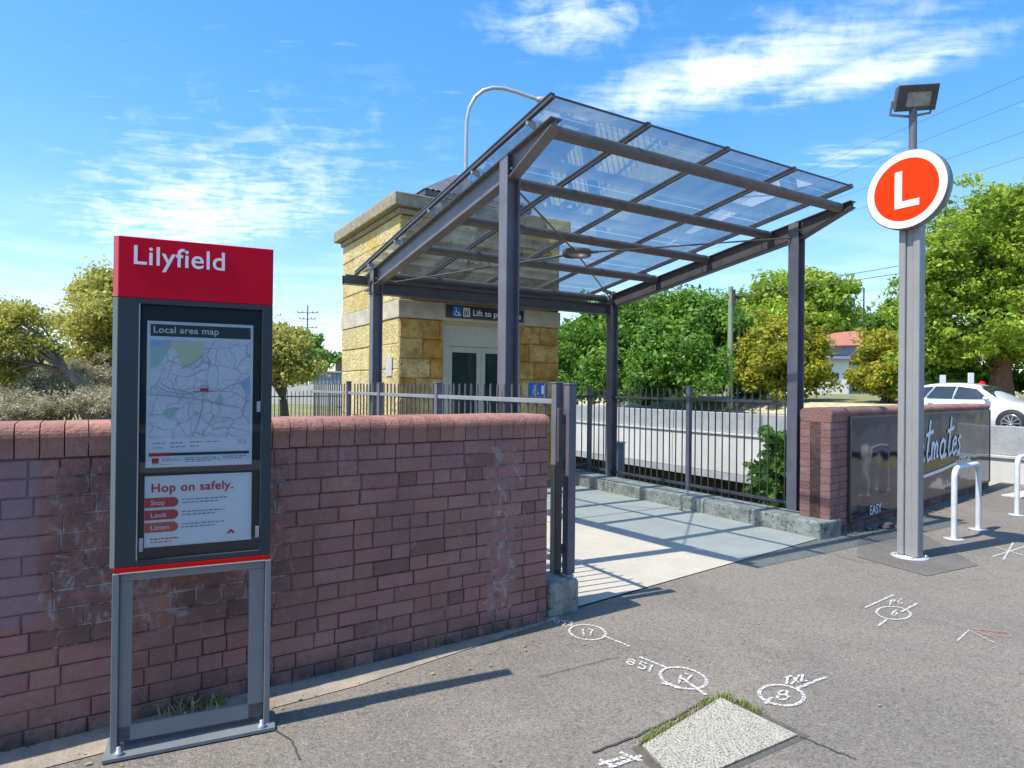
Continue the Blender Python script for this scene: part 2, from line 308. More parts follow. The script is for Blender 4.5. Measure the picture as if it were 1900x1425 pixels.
# ------------------------------------------------------------------ ground and terrain
def asphalt_material():
    m = bpy.data.materials.new('footpath_asphalt'); m.use_nodes = True; t = m.node_tree; b = t.nodes['Principled BSDF']; b.inputs['Roughness'].default_value = .92; b.inputs['Specular IOR Level'].default_value = .3
    tc = N(t, 'ShaderNodeTexCoord'); v = tc.outputs['Object']; L = t.links.new
    def noise(sc, det=5, ro=.6, dist=0):
        n = N(t, 'ShaderNodeTexNoise'); n.inputs['Scale'].default_value = sc; n.inputs['Detail'].default_value = det; n.inputs['Roughness'].default_value = ro; n.inputs['Distortion'].default_value = dist; L(v, n.inputs[0]); return n.outputs[0]
    def rmp(x, lo, hi):
        r = N(t, 'ShaderNodeMapRange', interpolation_type='SMOOTHSTEP'); r.inputs[1].default_value = lo; r.inputs[2].default_value = hi; L(x, r.inputs[0]); return r.outputs[0]
    def mixc(f, c1, c2):
        x = N(t, 'ShaderNodeMix', data_type='RGBA'); L(f, x.inputs[0])
        for i, c in ((6, c1), (7, c2)):
            if isinstance(c, tuple): x.inputs[i].default_value = (*c, 1)
            else: L(c, x.inputs[i])
        return x.outputs[2]
    c = mixc(rmp(noise(.7, 5, .6, .5), .35, .65), (.255, .222, .182), (.205, .182, .155))
    c = mixc(math_(t, 'MULTIPLY', rmp(noise(2.6, 7, .7, .8), .52, .70), .45), c, (.31, .27, .22))
    c = mixc(math_(t, 'MULTIPLY', rmp(noise(5.5, 4, .6, 1.5), .60, .70), .35), c, (.14, .125, .11))
    ag = N(t, 'ShaderNodeTexVoronoi'); ag.inputs['Scale'].default_value = 115; L(v, ag.inputs['Vector']); sp = N(t, 'ShaderNodeSeparateColor'); L(ag.outputs['Color'], sp.inputs[0])
    c = mixc(math_(t, 'MULTIPLY', rmp(sp.outputs[0], .55, 1.0), .60), c, (.075, .068, .06)); c = mixc(math_(t, 'MULTIPLY', rmp(sp.outputs[1], .78, 1.0), .32), c, (.48, .44, .38))
    gum = N(t, 'ShaderNodeTexVoronoi'); gum.inputs['Scale'].default_value = 2.3; L(v, gum.inputs['Vector']); s2 = N(t, 'ShaderNodeSeparateColor'); L(gum.outputs['Color'], s2.inputs[0])
    g1 = math_(t, 'MULTIPLY', rmp(gum.outputs['Distance'], .055, .035), rmp(s2.outputs[2], .55, .60)); c = mixc(math_(t, 'MULTIPLY', g1, .75), c, (.07, .062, .056))
    L(c, b.inputs['Base Color'])
    bp = N(t, 'ShaderNodeBump'); bp.inputs['Strength'].default_value = .8; bp.inputs['Distance'].default_value = .006; L(math_(t, 'ADD', noise(130, 3), math_(t, 'MULTIPLY', ag.outputs['Distance'], -1.0)), bp.inputs['Height']); L(bp.outputs[0], b.inputs['Normal'])
    return m
ASPH = asphalt_material()
def ground_h(x, y):                               # path frame: the railway cutting, the street beyond, gentle land behind
    if 0.35 < x < 8.3 and y > .9: return -5.0
    h = 0.0
    if x >= 8.3:
        h = .42
        if x > 18: h = .42 + min(1, (x - 18) / 1.4) * .68 + min(.5, max(0, (x - 19.4) * .03))
        if y < 0: h *= max(0, 1 + y / 3)
    elif y > -.2: h = -.55 if x > -5 and y < 4 and x < 0 else -.1 + min(1.0, max(0, y) * .045)
    return h
xs = sorted(set([-600, -300, -150, -80, -50, -35, -25, -20, -16, -13, -10, -8, -6.5, -5, -4.9, -3, -1, 0.3, .4, 2, 4, 6, 8.25, 8.35, 10, 12, 15, 18, 19.4, 21, 24, 30, 40, 60, 100, 200, 400, 700]))
ys = sorted(set([-600, -300, -100, -50, -30, -14, -10, -6, -3, -1.5, -.6, -.35, -.15, 0, .85, .95, 2, 4, 4.1, 6, 8, 11, 14, 18, 22, 28, 36, 50, 80, 150, 300, 700]))
g = MB(); nx, ny = len(xs), len(ys)
gv = [(x, y, ground_h(x, y)) for y in ys for x in xs]
g.add(gv, [(j*nx+i, j*nx+i+1, (j+1)*nx+i+1, (j+1)*nx+i) for j in range(ny-1) for i in range(nx-1)])
GRASSG = mat('dry_grass_ground', (.24, .225, .085), .95, 0, .9, .8, 30, col2=(.13, .15, .05), speck=(25, .5, .62, (.30, .26, .13)))
tag(g.build('ground', GRASSG, base=(0, 0, 0)), kind='structure')
# footpath sheet in front of the parapets (edge follows the two walls and the concrete path)
fp = MB(); fp.add([(-40, -3.1, .012), (-4.41, -1.0, .012), (-4.1, -1.03, .012), (-.34, -.56, .012), (8.25, .66, .012), (8.4, -4.9, .012), (-40, -7.0, .012)], [(6, 5, 4, 3, 2, 1, 0)])
tag(fp.build('footpath', ASPH, base=(0, 0, 0)), kind='structure')
kb = MB(); kb.prism([(-40, -7.0, -.14), (8.4, -4.9, -.14), (8.4, -5.05, -.14), (-40, -7.15, -.14)], (0, 0, .16))
tag(kb.build('kerb', mat('kerb_stone', (.4, .39, .36), .9, .2, 4, .3, 50), base=(0, -6, 0)), kind='structure')
rd = MB(); rd.add([(-40, -7.15, .006), (8.4, -5.05, .006), (70, -3.6, .006), (70, -11.4, .006), (-40, -11.4, .006)], [(4, 3, 2, 1, 0)])
tag(rd.build('road', mat('road_asphalt', (.12, .12, .12), .9, .25, 3, .4, 120), base=(0, -10, 0)), kind='structure')
fo = MB(); fo.add([(-60, -11.4, .02), (60, -11.4, .02), (60, -13.3, .02), (-60, -13.3, .02)], [(3, 2, 1, 0)])
tag(fo.build('pavement', mat('far_pavement', (.42, .40, .36), .9, .2, 3), base=(0, -12, 0)), kind='structure')
# concrete entry path
pp = MB(); pp.add([(-4.1, -1.02, .020), (-.36, -.58, .020), (-.36, 4.9, .020), (-4.1, 4.9, .020)], [(0, 1, 2, 3)])
pp.add([(-4.1, -1.02, -.5), (-.36, -.58, -.5), (-.36, 4.9, -.5), (-4.1, 4.9, -.5)], [(3, 2, 1, 0)])
tag(pp.build('path', CONC, base=(-2, 1, 0)), kind='structure')
jt = MB()
for yy in (1.55, 4.0): jt.box(-4.1, -.36, yy-.004, yy+.004, .021, .0235)
tag(jt.build('path_joint', mat('joint_dark', (.14, .13, .11), .9), base=(-2, 1, 0)), kind='structure')
# asphalt patch round the station sign post
pc = MB(); P4 = [gz(*q) for q in ((1592, 1000), (1700, 985), (1815, 1052), (1720, 1072), (1590, 1036))]
pc.add([(p.x, p.y, .0165) for p in P4], [tuple(range(5))[::-1]])
tag(pc.build('asphalt_patch', mat('patch_asphalt', (.185, .165, .145), .9, .25, 2, .6, 130, speck=(140, .55, .68, (.07, .065, .06))), base=(P4[0].x, P4[0].y, 0)), kind='structure')
# sandy strip of worn concrete at the wall foot
st = MB(); st.add([(-12, -1.70, .0165), (-5.9, -1.42, .0165), (-4.3, -1.14, .0165), (-4.42, -1.02, .0165), (-12, -1.5, .0165)], [(0, 1, 2, 3, 4)])
tag(st.build('gutter_strip', mat('sandy_strip', (.38, .31, .24), .95, 0, 5, .5, 60, col2=(.25, .22, .185)), base=(-8, -1.4, 0)), kind='structure')

# ------------------------------------------------------------------ brick parapets
def brick_wall(name, label, A_, B_, h, thick, start_header=False, seed=1, end_cap=(True, True), cope=True):
    rnd = random.Random(seed); A_ = Vector((*A_, 0)); B_ = Vector((*B_, 0)); L_ = (B_ - A_).length; e = (B_ - A_) / L_; n = Vector((-e.y, e.x, 0))
    ang = math.atan2(e.y, e.x)
    t = thing(name, label, 'wall', (B_.x, B_.y, 0) if name == 'brick_parapet' else (A_.x, A_.y, 0), rot=ang)
    def P(s, d, z): v = A_ + e * s + n * d; return (v.x, v.y, z)
    core = MB(); cp = [P(.004, .006, 0), P(L_-.004, .006, 0), P(L_-.004, thick-.006, 0), P(.004, thick-.006, 0)]
    core.prism(cp, (0, 0, h - .15)); core.build('mortar_core', MORTAR, t)
    br = MB(); ch = .0855; zc = h - .16; rows = int(zc / ch)
    ch = zc / rows
    def brick(s0, s1, d0, d1, z0, z1, big=False):
        k = rnd.random(); base = (.40, .190, .155)
        f = .90 + .20 * rnd.random(); c = (base[0] * f, base[1] * f * rnd.uniform(.95, 1.05), base[2] * f * rnd.uniform(.93, 1.1))
        if k < .05: c = (.27, .125, .10)
        j = lambda: rnd.uniform(-.0026, .0026); b_ = rnd.uniform(.0035, .0075); y0 = d0 + j()
        q = [P(s0+j(), d1, z0), P(s1+j(), d1, z0), P(s1, d1, z1), P(s0, d1, z1)]
        f0 = [P(s0, y0+b_, z0), P(s1, y0+b_, z0), P(s1, y0+b_, z1), P(s0, y0+b_, z1)]
        f1 = [P(s0+b_, y0, z0+b_), P(s1-b_, y0, z0+b_), P(s1-b_, y0, z1-b_), P(s0+b_, y0, z1-b_)]
        br.add(q + f0 + f1, [(0,1,5,4),(1,2,6,5),(2,3,7,6),(3,0,4,7),(4,5,9,8),(5,6,10,9),(6,7,11,10),(7,4,8,11),(8,9,10,11),(3,2,1,0)], False, c)
    g_ = .0045
    for r in range(rows):
        z0, z1 = r * ch + g_/2 + (0 if r else -.1), (r + 1) * ch - g_/2
        s = 0; hd = rnd.random() < .3 or r % 3 == 0
        s = -(.12 * (r % 2)) - rnd.random() * .05 - (.236 * (rnd.random() < .5))
        while s < L_:
            ln = .118 if (hd and rnd.random() < .75) or rnd.random() < .12 else .236
            a, b = max(s, 0), min(s + ln, L_)
            if b - a > .03:
                brick(a + g_/2 if a > 0 else 0, b - g_/2 if b < L_ else L_, 0, .11, z0, z1)
                if b - a > .03: brick(a + g_/2 if a > 0 else 0, b - g_/2 if b < L_ else L_, thick - .0, thick - .11, z0, z1)
            s += ln
    br.build('brick_courses', BRICKM, t)
    if cope:
        cm = MB(); s = 0; k = 0; wd = .092
        while s < L_ - .02:
            w2 = min(wd, L_ - s); f = rnd.uniform(.85, 1.2); c = (.40 * f, .185 * f, .135 * f)
            prof = []
            R0 = .062; y0 = -.018; y1 = thick + .012; zb = h - .155; zt = h
            prof.append((y0 + .012, zb)); prof.append((y0 + .012, h - .085)); 
            for a in range(0, 7): prof.append((y0 + R0 - R0 * math.cos(a * math.pi / 12), h - R0 + R0 * math.sin(a * math.pi / 12) + (0)))
            for a in range(6, -1, -1): prof.append((y1 - R0 + R0 * math.cos(a * math.pi / 12), h - R0 + R0 * math.sin(a * math.pi / 12)))
            prof.append((y1 - .012, zb))
            dz = rnd.uniform(-.0025, .0025); dd = rnd.uniform(-.003, .003)
            cm.c_ = c
            a = [P(s + .0025, d + dd, z + dz) for d, z in prof]; b = [P(s + w2 - .0025, d + dd, z + dz) for d, z in prof]; m_ = len(prof)
            cm.add(a + b, [(i, (i+1) % m_, m_+(i+1) % m_, m_+i)[::-1] for i in range(m_)], False, c)
            cm.add(a, [tuple(range(m_))], False, c); cm.add(b, [tuple(range(m_))[::-1]], False, c)
            s += wd; k += 1
        cm.build('coping', BRICKM, t)
    return t
WA = MFi @ Vector((.258, 4.503, 0)); wdir = Vector((math.cos(.5768 + .012 - TH), math.sin(.5768 + .012 - TH), 0)); WL = WA - wdir * 9.5
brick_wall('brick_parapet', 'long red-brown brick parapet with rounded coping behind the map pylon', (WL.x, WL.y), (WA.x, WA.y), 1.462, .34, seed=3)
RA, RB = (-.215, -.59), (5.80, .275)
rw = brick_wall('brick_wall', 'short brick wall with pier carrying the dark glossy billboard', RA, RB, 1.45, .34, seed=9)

# ------------------------------------------------------------------ path upstands and fences
def lumpy_block(mb, x0, x1, y0, y1, z0, z1, nn=10):
    mb.box(x0, x1, y0, y1, z0, z1)
up = thing('concrete_upstand', 'rough weathered concrete kerb upstand under the tall right-hand picket fence', 'kerb', (-.2, 1.6, 0))
b = MB(); ylist = [-.62, .30, 1.02, 2.1, 3.05, 4.0]
for i in range(5): b.box(-.45, -.03 + .0, ylist[i] + (.004 if i else 0), ylist[i+1] - .004, -.5, .2 - .004 * (i % 2))
b.build('kerb_blocks', KERBC, up, bevel=.022, segs=3)
b = MB(); b.box(-.03, .22, -.30, 4.2, -1.2, .15); b.build('fence_footing', KERBC, up, bevel=.02)
b = MB(); b.box(-.62, -.03, 4.004, 4.2, -.5, .22); b.build('rear_block', KERBC, up, bevel=.02)
ul = thing('stone_plinth', 'rough concrete plinth block under the gate post at the brick wall end', 'plinth', (-4.28, -.9, 0))
b = MB(); b.box(-4.40, -4.125, -1.10, -.80, 0, .255); b.build('end_block', KERBC, ul, bevel=.025, segs=3)
b = MB(); b.box(-4.34, -4.11, -.796, 3.95, -.4, .20); b.build('low_kerb', KERBC, ul, bevel=.02)

def picket_fence(t, pts, z0, zr, ztip, posts, gap=.118, r=.010, mid=None, pr=.032, railm=None):
    """pts: polyline (x,y); posts: list of (x,y,ztop)"""
    for (a, bb) in zip(pts[:-1], pts[1:]):
        a, bb = Vector((*a, 0)), Vector((*bb, 0)); L_ = (bb - a).length; e = (bb - a) / L_
        pk = MB(); k = int(L_ / gap)
        for i in range(1, k):
            p = a + e * (L_ * i / k); pk.tube([(p.x, p.y, z0 - .09), (p.x, p.y, ztip - .015), (p.x, p.y, ztip)], [r, r, r * .45], 6)
        pk.build('picket_panel', BEAM, t)
        for z, hh in ((zr, .038), (z0, .038)):
            m = MB(); m.beam((a.x, a.y, z), (bb.x, bb.y, z), .04, hh); m.build('rail', railm or BEAM, t, bevel=.004)
    for (x, y, zt) in posts:
        m = MB(); m.box(x - pr, x + pr, y - pr, y + pr, z0 - .12, zt); m.box(x - pr - .005, x + pr + .005, y - pr - .005, y + pr + .005, zt, zt + .012); m.build('post', STEEL, t, bevel=.004)
fr = thing('picket_fence', 'tall dark grey metal picket fence between the right-hand canopy posts', 'fence', (0, 1.7, .15))
picket_fence(fr, [(0, .02), (0, 1.70), (0, 3.34), (0, 3.98)], .27, 1.50, 1.66, [(0, 1.70, 1.68), (0, 3.98, 1.68)])
fb = thing('picket_fence', 'short dark return of picket fence beside the lift tower corner', 'fence', (-.3, 3.98, .2))
picket_fence(fb, [(-.034, 3.98), (-.58, 3.98)], .32, 1.50, 1.66, [(-.56, 3.98, 1.66)])
fl = thing('picket_fence', 'picket fence with sunlit-toned pale top rail above the long brick parapet', 'fence', (-4.2, 1.5, .2))
picket_fence(fl, [(-4.2, -.86), (-4.2, 1.2), (-4.2, 2.9), (-4.2, 4.05), (-4.2, 6.2)],   .36, 1.545, 1.68, [(-4.2, -.90, 1.68), (-4.2, 1.2, 1.68), (-4.2, 2.9, 1.68), (-4.2, 4.2, 1.7)], railm=STEEL_SUNLIT)
gp = thing('gate_post', 'dark hollow steel gate post with folded gate leaf beside the brick wall end', 'post', (-4.15, -.99, .27))
m = MB(); m.box(-4.185, -4.115, -1.03, -.96, .275, 1.67); m.box(-4.19, -4.11, -1.035, -.955, 1.67, 1.685); m.build('post', STEEL, gp, bevel=.005)
m = MB(); m.box(-4.20, -4.135, -1.045, -.945, .256, .274); m.build('base_plate', GALV, gp, bevel=.003)
m = MB(); m.box(-4.246, -4.212, -.99, -.96, .30, 1.50)
for z in (.42, 1.05, 1.38): m.box(-4.212, -4.185, -.985, -.965, z, z + .07)
m.build('gate_leaf', BEAM, gp, bevel=.004)

# ------------------------------------------------------------------ canopy
can = thing('glass_canopy', 'sloping glass canopy on grey steel posts over the station path', 'canopy', (-2.05, 1.7, .15))
D_ = 3.40; W_ = 4.09; zt = lambda y, off=0: 3.69 - .143 * y + off
def hpost(x, y, z0, z1, nm='post'):
    m = MB(); hw, t_ = .068, .011
    m.box(x-hw, x-hw+t_, y-hw, y+hw, z0, z1); m.box(x+hw-t_, x+hw, y-hw, y+hw, z0, z1); m.box(x-hw+t_, x+hw-t_, y-.006, y+.006, z0, z1)
    m.box(x-hw+t_, x+hw-t_, y-hw+.006, y-hw+.016, z0, z1-.0) if nm == 'x' else None
    o = m.build('post', STEEL, can, bevel=.0025)
    m = MB(); m.box(x-.1, x+.1, y-.1, y+.1, z0-.012, z0)
    for a in (-1, 1):
        for c_ in (-1, 1): m.tube([(x+a*.082, y+c_*.082, z0), (x+a*.082, y+c_*.082, z0+.03)], .01, 6)
    m.build('base_plate', GALV, o)
    for k in range(2): m = MB(); m.tube([(x-.03+.06*k, y-hw-.004, z1-.12), (x-.03+.06*k, y-hw-.016, z1-.12)], .012, 6); m.build('bolt', GALV, o)
hpost(0, 0, .162, 3.672); hpost(-W_, 0, .05, 3.672); hpost(0, D_, .162, 3.672-.143*D_); hpost(-W_, D_, .05, 3.672-.143*D_)
for x in (0, -W_):
    sgn = 1 if x == 0 else -1
    m = MB(); ya, yb = -.70, D_ + .32; p0 = (x, ya, zt(ya, -.115)); p1 = (x, yb, zt(yb, -.115))
    # tapered front nose: web and flanges
    m.ibeam((x, ya + .62, zt(ya + .62, -.115)), p1, .11, .22, .012)
    m.beam((x, ya, zt(ya, -.011)), (x, ya+.62, zt(ya+.62, -.011)), .11, .012)
    m.prism([(x-.006, ya, zt(ya, -.017)), (x-.006, ya+.62, zt(ya+.62, -.017)), (x-.006, ya+.62, zt(ya+.62, -.22)), (x-.006, ya, zt(ya, -.07))], (.012, 0, 0))
    m.beam((x, ya, zt(ya, -.075)), (x, ya+.62, zt(ya+.62, -.219)), .11, .012)
    m.build('rafter', BEAM if x == 0 else STEEL, can, bevel=.002)
PY = (-.57, .36, 1.35, 2.34, 3.50)
for y in PY:
    m = MB(); m.tube([(-W_ + .06, y, zt(y, -.045)), (-.055, y, zt(y, -.045))], .055, 14)
    m.build('purlin', PURLIN, can)
GX = [-4.20, -3.20, -2.20, -1.20, -.20]; GY = [-.79, -.57, .36, 1.35, 2.34, 3.50, 3.93]
for i in range(4):
    for j in range(6):
        x0, x1, y0, y1 = GX[i]+.012, GX[i+1]-.012, GY[j]+.006, GY[j+1]-.006
        if j == 0: y1 = GY[1] + .0
        if j == 5: pass
        m = MB(); o = .092; th = .012
        vs = [(x0,y0,zt(y0,o)),(x1,y0,zt(y0,o)),(x1,y1,zt(y1,o)),(x0,y1,zt(y1,o))]
        m.add(vs, [(0,1,2,3)]); m.build('glass_pane', ROOFGLASS, can)
for i, x in enumerate(GX):
    m = MB(); m.beam((x, GY[0]-.02, zt(GY[0]-.02, .076)), (x, GY[-1]+.02, zt(GY[-1]+.02, .076)), .030 if 0 < i < 4 else .035, .028)
    m.beam((x, GY[0]-.01, zt(GY[0]-.01, .104)), (x, GY[-1], zt(GY[-1], .104)), .045, .012)
    m.build('glazing_bar', BEAM, can)
m = MB(); m.beam((GX[0], GY[0], zt(GY[0], .092)), (GX[-1], GY[0], zt(GY[0], .092)), .012, .014); m.build('front_trim', BEAM, can)
for x, gx in ((-W_, GX[0]), (0, GX[-1])):
    for y in (-.45, .50, 1.48, 2.46, 3.40):
        m = MB(); mx_ = (x + gx) / 2; m.beam((x, y, zt(y, .02)), (gx, y, zt(y, .062)), .06, .012, (0, 1, 0)); m.box(x-.03, x+.03, y-.04, y+.04, zt(y, -.005), zt(y, .055)); m.tube([(gx, y, zt(y, .03)), (gx, y, zt(y, .085))], .016, 8); m.build('bracket', GALV if x < -1 else STEEL, can)
m = MB(); m.ibeam((-W_ - .09, D_ + .02, zt(D_, -.25)), (.06, D_ + .02, zt(D_, -.25)), .13, .17, .014); m.build('rear_beam', BEAM, can, bevel=.002)
m = MB(); yy = 3.90; zg = zt(yy, -.02)
for a, b_, c_, d_ in ((yy-.07, yy-.066, zg-.06, zg+.06), (yy+.066, yy+.07, zg-.06, zg+.06), (yy-.07, yy+.07, zg-.065, zg-.06)): m.box(-4.38, -.2, a, b_, c_, d_)
m.build('gutter', PURLIN, can)
ringc = Vector((-2.27, 1.41, zt(1.41, -.20)))
m = MB(); m.lathe(ringc, [(.155, -.035), (.175, -.035), (.175, .035), (.155, .035), (.155, -.035)], 28); m.build('brace_ring', PURLIN, can)
for (x, y, z) in ((-W_+.06, .02, zt(0, -.26)), (-.06, .02, zt(0, -.19)), (-W_+.06, D_-.05, zt(D_, -.2)), (-.06, D_-.05, zt(D_, -.10))):
    d = (Vector((x, y, z)) - ringc).normalized(); m = MB(); m.tube([ringc + d * .16, (x, y, z)], .010, 6); m.tube([ringc + d*.16, ringc + d*.26], .018, 8); m.build('brace_rod', PURLIN, can)

# ------------------------------------------------------------------ lift tower
LX0, LX1, LY0, LY1 = -3.50, -.62, 4.06, 6.86
lt = thing('lift_tower', 'sandstone lift tower with glazed doors and dark metal hip roof behind the canopy', 'building', ((LX0+LX1)/2, (LY0+LY1)/2, 0))
SAND = mat('sandstone', (1.1, 1.05, 1.0), .92, 0, 3.5, 1.0, 30, attr=True, col2=(.62, .46, .30), speck=(26, .56, .7, (.30, .17, .05)))
m = MB(); rs = random.Random(5)
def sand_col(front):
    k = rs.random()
    base = (.58, .41, .14) if front else (.64, .545, .30)  # sunlit tone for the sides, browner shaded tone for the front
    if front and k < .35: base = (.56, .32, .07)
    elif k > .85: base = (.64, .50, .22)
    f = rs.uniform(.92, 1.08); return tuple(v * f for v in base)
def courses(mb, a, b_, z0, z1, hh, d, front, skip=None, ln=.62):
    a, b_ = Vector((*a, 0)), Vector((*b_, 0)); L_ = (b_ - a).length; e = (b_ - a) / L_; n = Vector((e.y, -e.x, 0)); rows = max(1, round((z1 - z0) / hh)); h_ = (z1 - z0) / rows
    for r in range(rows):
        s = -ln / 2 * (r % 2)
        while s < L_:
            l2 = ln * rs.uniform(.75, 1.2); s0, s1 = max(0, s), min(L_, s + l2)
            if s1 - s0 < .12: s += l2; continue
            segs_ = [(s0, s1)]
            if skip:
                k0, k1, zs = skip
                if z0 + r * h_ < zs - .02:
                    segs_ = [(p, q) for p, q in ((s0, min(s1, k0)), (max(s0, k1), s1)) if q - p > .03]
            for p, q in segs_:
                g_ = .0025; zz0, zz1 = z0 + r*h_ + g_, z0 + (r+1)*h_ - g_; pr = d + rs.uniform(0, .012); cb = rs.uniform(.008, .02); P_ = lambda s_, o_, z_: tuple(a + e*s_ + n*o_ + Vector((0, 0, z_)))
                vs = [P_(p+g_, -.02, zz0), P_(q-g_, -.02, zz0), P_(q-g_, -.02, zz1), P_(p+g_, -.02, zz1), P_(p+g_, pr-cb, zz0), P_(q-g_, pr-cb, zz0), P_(q-g_, pr-cb, zz1), P_(p+g_, pr-cb, zz1), P_(p+g_+cb, pr, zz0+cb), P_(q-g_-cb, pr, zz0+cb), P_(q-g_-cb, pr, zz1-cb), P_(p+g_+cb, pr, zz1-cb)]
                mb.add(vs, [(0,1,5,4),(1,2,6,5),(2,3,7,6),(3,0,4,7),(4,5,9,8),(5,6,10,9),(6,7,11,10),(7,4,8,11),(8,9,10,11)], False, sand_col(front))
            s += l2
DX0, DX1, DZ = -2.78, -1.38, 2.60
fw_ = MB(); s_in = .03
# core split around the door recess
core = MB(); core.box(LX0+s_in, DX0, LY0+s_in, LY0+.5, -.2, 4.2); core.box(DX1, LX1-s_in, LY0+s_in, LY0+.5, -.2, 4.2); core.box(DX0, DX1, LY0+s_in, LY0+.5, DZ, 4.2); core.box(LX0+s_in, LX1-s_in, LY0+.5, LY1-s_in, -.2, 4.2)
core.build('wall_core', mat('sand_mortar', (.50, .42, .26), .95, .2, 9, .4, 50), lt)
courses(fw_, (LX0, LY0), (LX1, LY0), 0, 2.66, .29, .0, True, (DX0-LX0, DX1-LX0, DZ)); courses(fw_, (LX0, LY0), (LX1, LY0), 2.93, 4.18, .25, .0, True)
fw_.build('wall', SAND, lt)
m = MB(); courses(m, (LX0, LY1), (LX0, LY0), 0, 2.66, .38, .0, False, ln=1.1); courses(m, (LX0, LY1), (LX0, LY0), 2.93, 4.18, .3125, .0, False, ln=.9)
m.build('wall', mat('sandstone_sunlit', (1, 1, 1), .92, 0, 5, 1.4, 18, attr=True, col2=(.82, .74, .55), speck=(22, .57, .70, (.40, .28, .09))), lt)  # paler stone, sunlight on this side put into its colour
m = MB(); courses(m, (LX1, LY0), (LX1, LY1), 0, 2.66, .296, .0, False, ln=.9); courses(m, (LX1, LY0), (LX1, LY1), 2.93, 4.18, .3125, .0, False, ln=.9); courses(m, (LX1, LY1), (LX0, LY1), 0, 4.18, .3, .0, False, ln=.9); m.build('wall', SAND, lt)
m = MB(); m.box(LX0-.02, LX1+.02, LY0-.02, LY1+.02, 2.664, 2.926); m.build('band_course', mat('pale_stone_band', (.58, .52, .40), .9, .25, 6, .4, 40), lt, bevel=.008)
CORN = mat('cornice_stone', (.38, .32, .22), .92, .3, 5, .5, 25, speck=(12, .52, .68, (.24, .21, .16)))
m = MB(); m.box(LX0-.04, LX1+.04, LY0-.04, LY1+.04, 4.184, 4.27); m.box(LX0-.14, LX1+.14, LY0-.14, LY1+.14, 4.272, 4.47); m.build('cornice', CORN, lt, bevel=.018)
# corrugated hip roof
ROOFM = mat('dark_corrugated', (.16, .16, .185), .45, .25, 4, 0, 20, .3)
rx0, rx1, ry0, ry1, ze, zp = LX0+.66, LX1-.5, LY0+.45, LY0+1.95, 4.72, 5.36
m = MB(); cx, cy = (rx0+rx1)/2, (ry0+ry1)/2
def hip(a, b_, apex):
    a, b_, ap = Vector(a), Vector(b_), Vector(apex); k = 44; nrm = (b_-a).cross(ap-a).normalized(); prev = None
    for i in range(k+1):
        f = i/k; lo = a.lerp(b_, f); tpos = 1 - abs(2*f-1); base_mid = (a+b_)/2; hi = lo + (ap - base_mid) * tpos; o_ = nrm * (.018 if i % 2 else -.0)
        cur = (lo + o_, hi + o_)
        if prev: m.add([prev[0], cur[0], cur[1], prev[1]], [(0,1,2,3)])
        prev = cur
hip((rx0-.14, ry0-.14, ze), (rx1+.14, ry0-.14, ze), (cx, cy, zp)); hip((rx1+.14, ry0-.14, ze), (rx1+.14, ry1+.14, ze), (cx, cy, zp)); hip((rx1+.14, ry1+.14, ze), (rx0-.14, ry1+.14, ze), (cx, cy, zp)); hip((rx0-.14, ry1+.14, ze), (rx0-.14, ry0-.14, ze), (cx, cy, zp))
rf = m.build('roof', ROOFM, lt)
m = MB(); m.box(rx0-.1, rx1+.1, ry0-.1, ry1+.1, 4.475, 4.63); m.box(rx0-.13, rx1+.13, ry0-.13, ry1+.13, 4.63, 4.715); m.build('fascia', BEAM, lt)
# lift doors
DFR = mat('door_frame_cream', (.50, .50, .40), .45, .12, 8); DGL = mat('door_glass', (.03, .055, .05), .06, .4, 3, spec=.9)
m = MB(); yf = LY0 + .05
for x0, x1, z0, z1 in ((DX0, DX0+.11, .02, DZ), (DX1-.11, DX1, .02, DZ), (DX0+.11, DX1-.11, 2.28, DZ)): m.box(x0, x1, yf, yf+.12, z0, z1)
m.build('door_frame', DFR, lt, bevel=.004)
dmid = (DX0+DX1)/2
for x0, x1 in ((DX0+.112, dmid-.002), (dmid+.002, DX1-.112)):
    m = MB(); z0, z1 = .03, 2.275
    for a, b_, c_, d_ in ((x0, x0+.075, z0, z1), (x1-.075, x1, z0, z1), (x0+.075, x1-.075, z1-.09, z1), (x0+.075, x1-.075, z0, z0+.2)): m.box(a, b_, yf+.03, yf+.075, c_, d_)
    dr = m.build('door_leaf', DFR, lt, bevel=.003)
    m = MB(); m.box(x0+.075, x1-.075, yf+.048, yf+.056, z0+.2, z1-.09); m.build('pane', DGL, dr)
    m = MB(); m.tube([(x1-.11 if x0 < dmid-.3 else x0+.11, yf+.01, .95), (x1-.11 if x0 < dmid-.3 else x0+.11, yf+.01, 1.5)], .012, 8); m.build('handle', GALV, dr)
# signs on the tower
NAVY = mat('sign_charcoal', (.035, .045, .055), .4); BLUE = mat('sign_blue', (.02, .16, .55), .4)
ls = thing('lift_sign', 'long charcoal sign over the lift doors lettered Lift to platforms', 'sign', (-2.04, LY0-.05, 2.78))
m = MB(); sx0, sx1, sz0, sz1, syy = -2.76, -1.36, 2.705, 2.90, LY0-.05; m.box(sx0, sx1, syy, syy+.03, sz0, sz1); m.build('sign_panel', NAVY, ls, bevel=.003)
def wheelchair(parent, x, z, s, y, mt):
    m = MB(); n = (0, 1, 0)
    ribbon(m, [(x+s*(.47+.24*math.cos(a)), y, z+s*(.34+.24*math.sin(a))) for a in np.linspace(2.3, 6.6, 14)], s*.07, n)
    ribbon(m, [(x+s*.38, y, z+s*.74), (x+s*.42, y, z+s*.46), (x+s*.64, y, z+s*.44), (x+s*.78, y, z+s*.16), (x+s*.88, y, z+s*.20)], s*.08, n)
    m.add([(x+s*(.36+.07*math.cos(a)), y, z+s*(.86+.07*math.sin(a))) for a in np.linspace(0, 6.0, 10)], [tuple(range(10))]); m.build('icon', mt, parent)
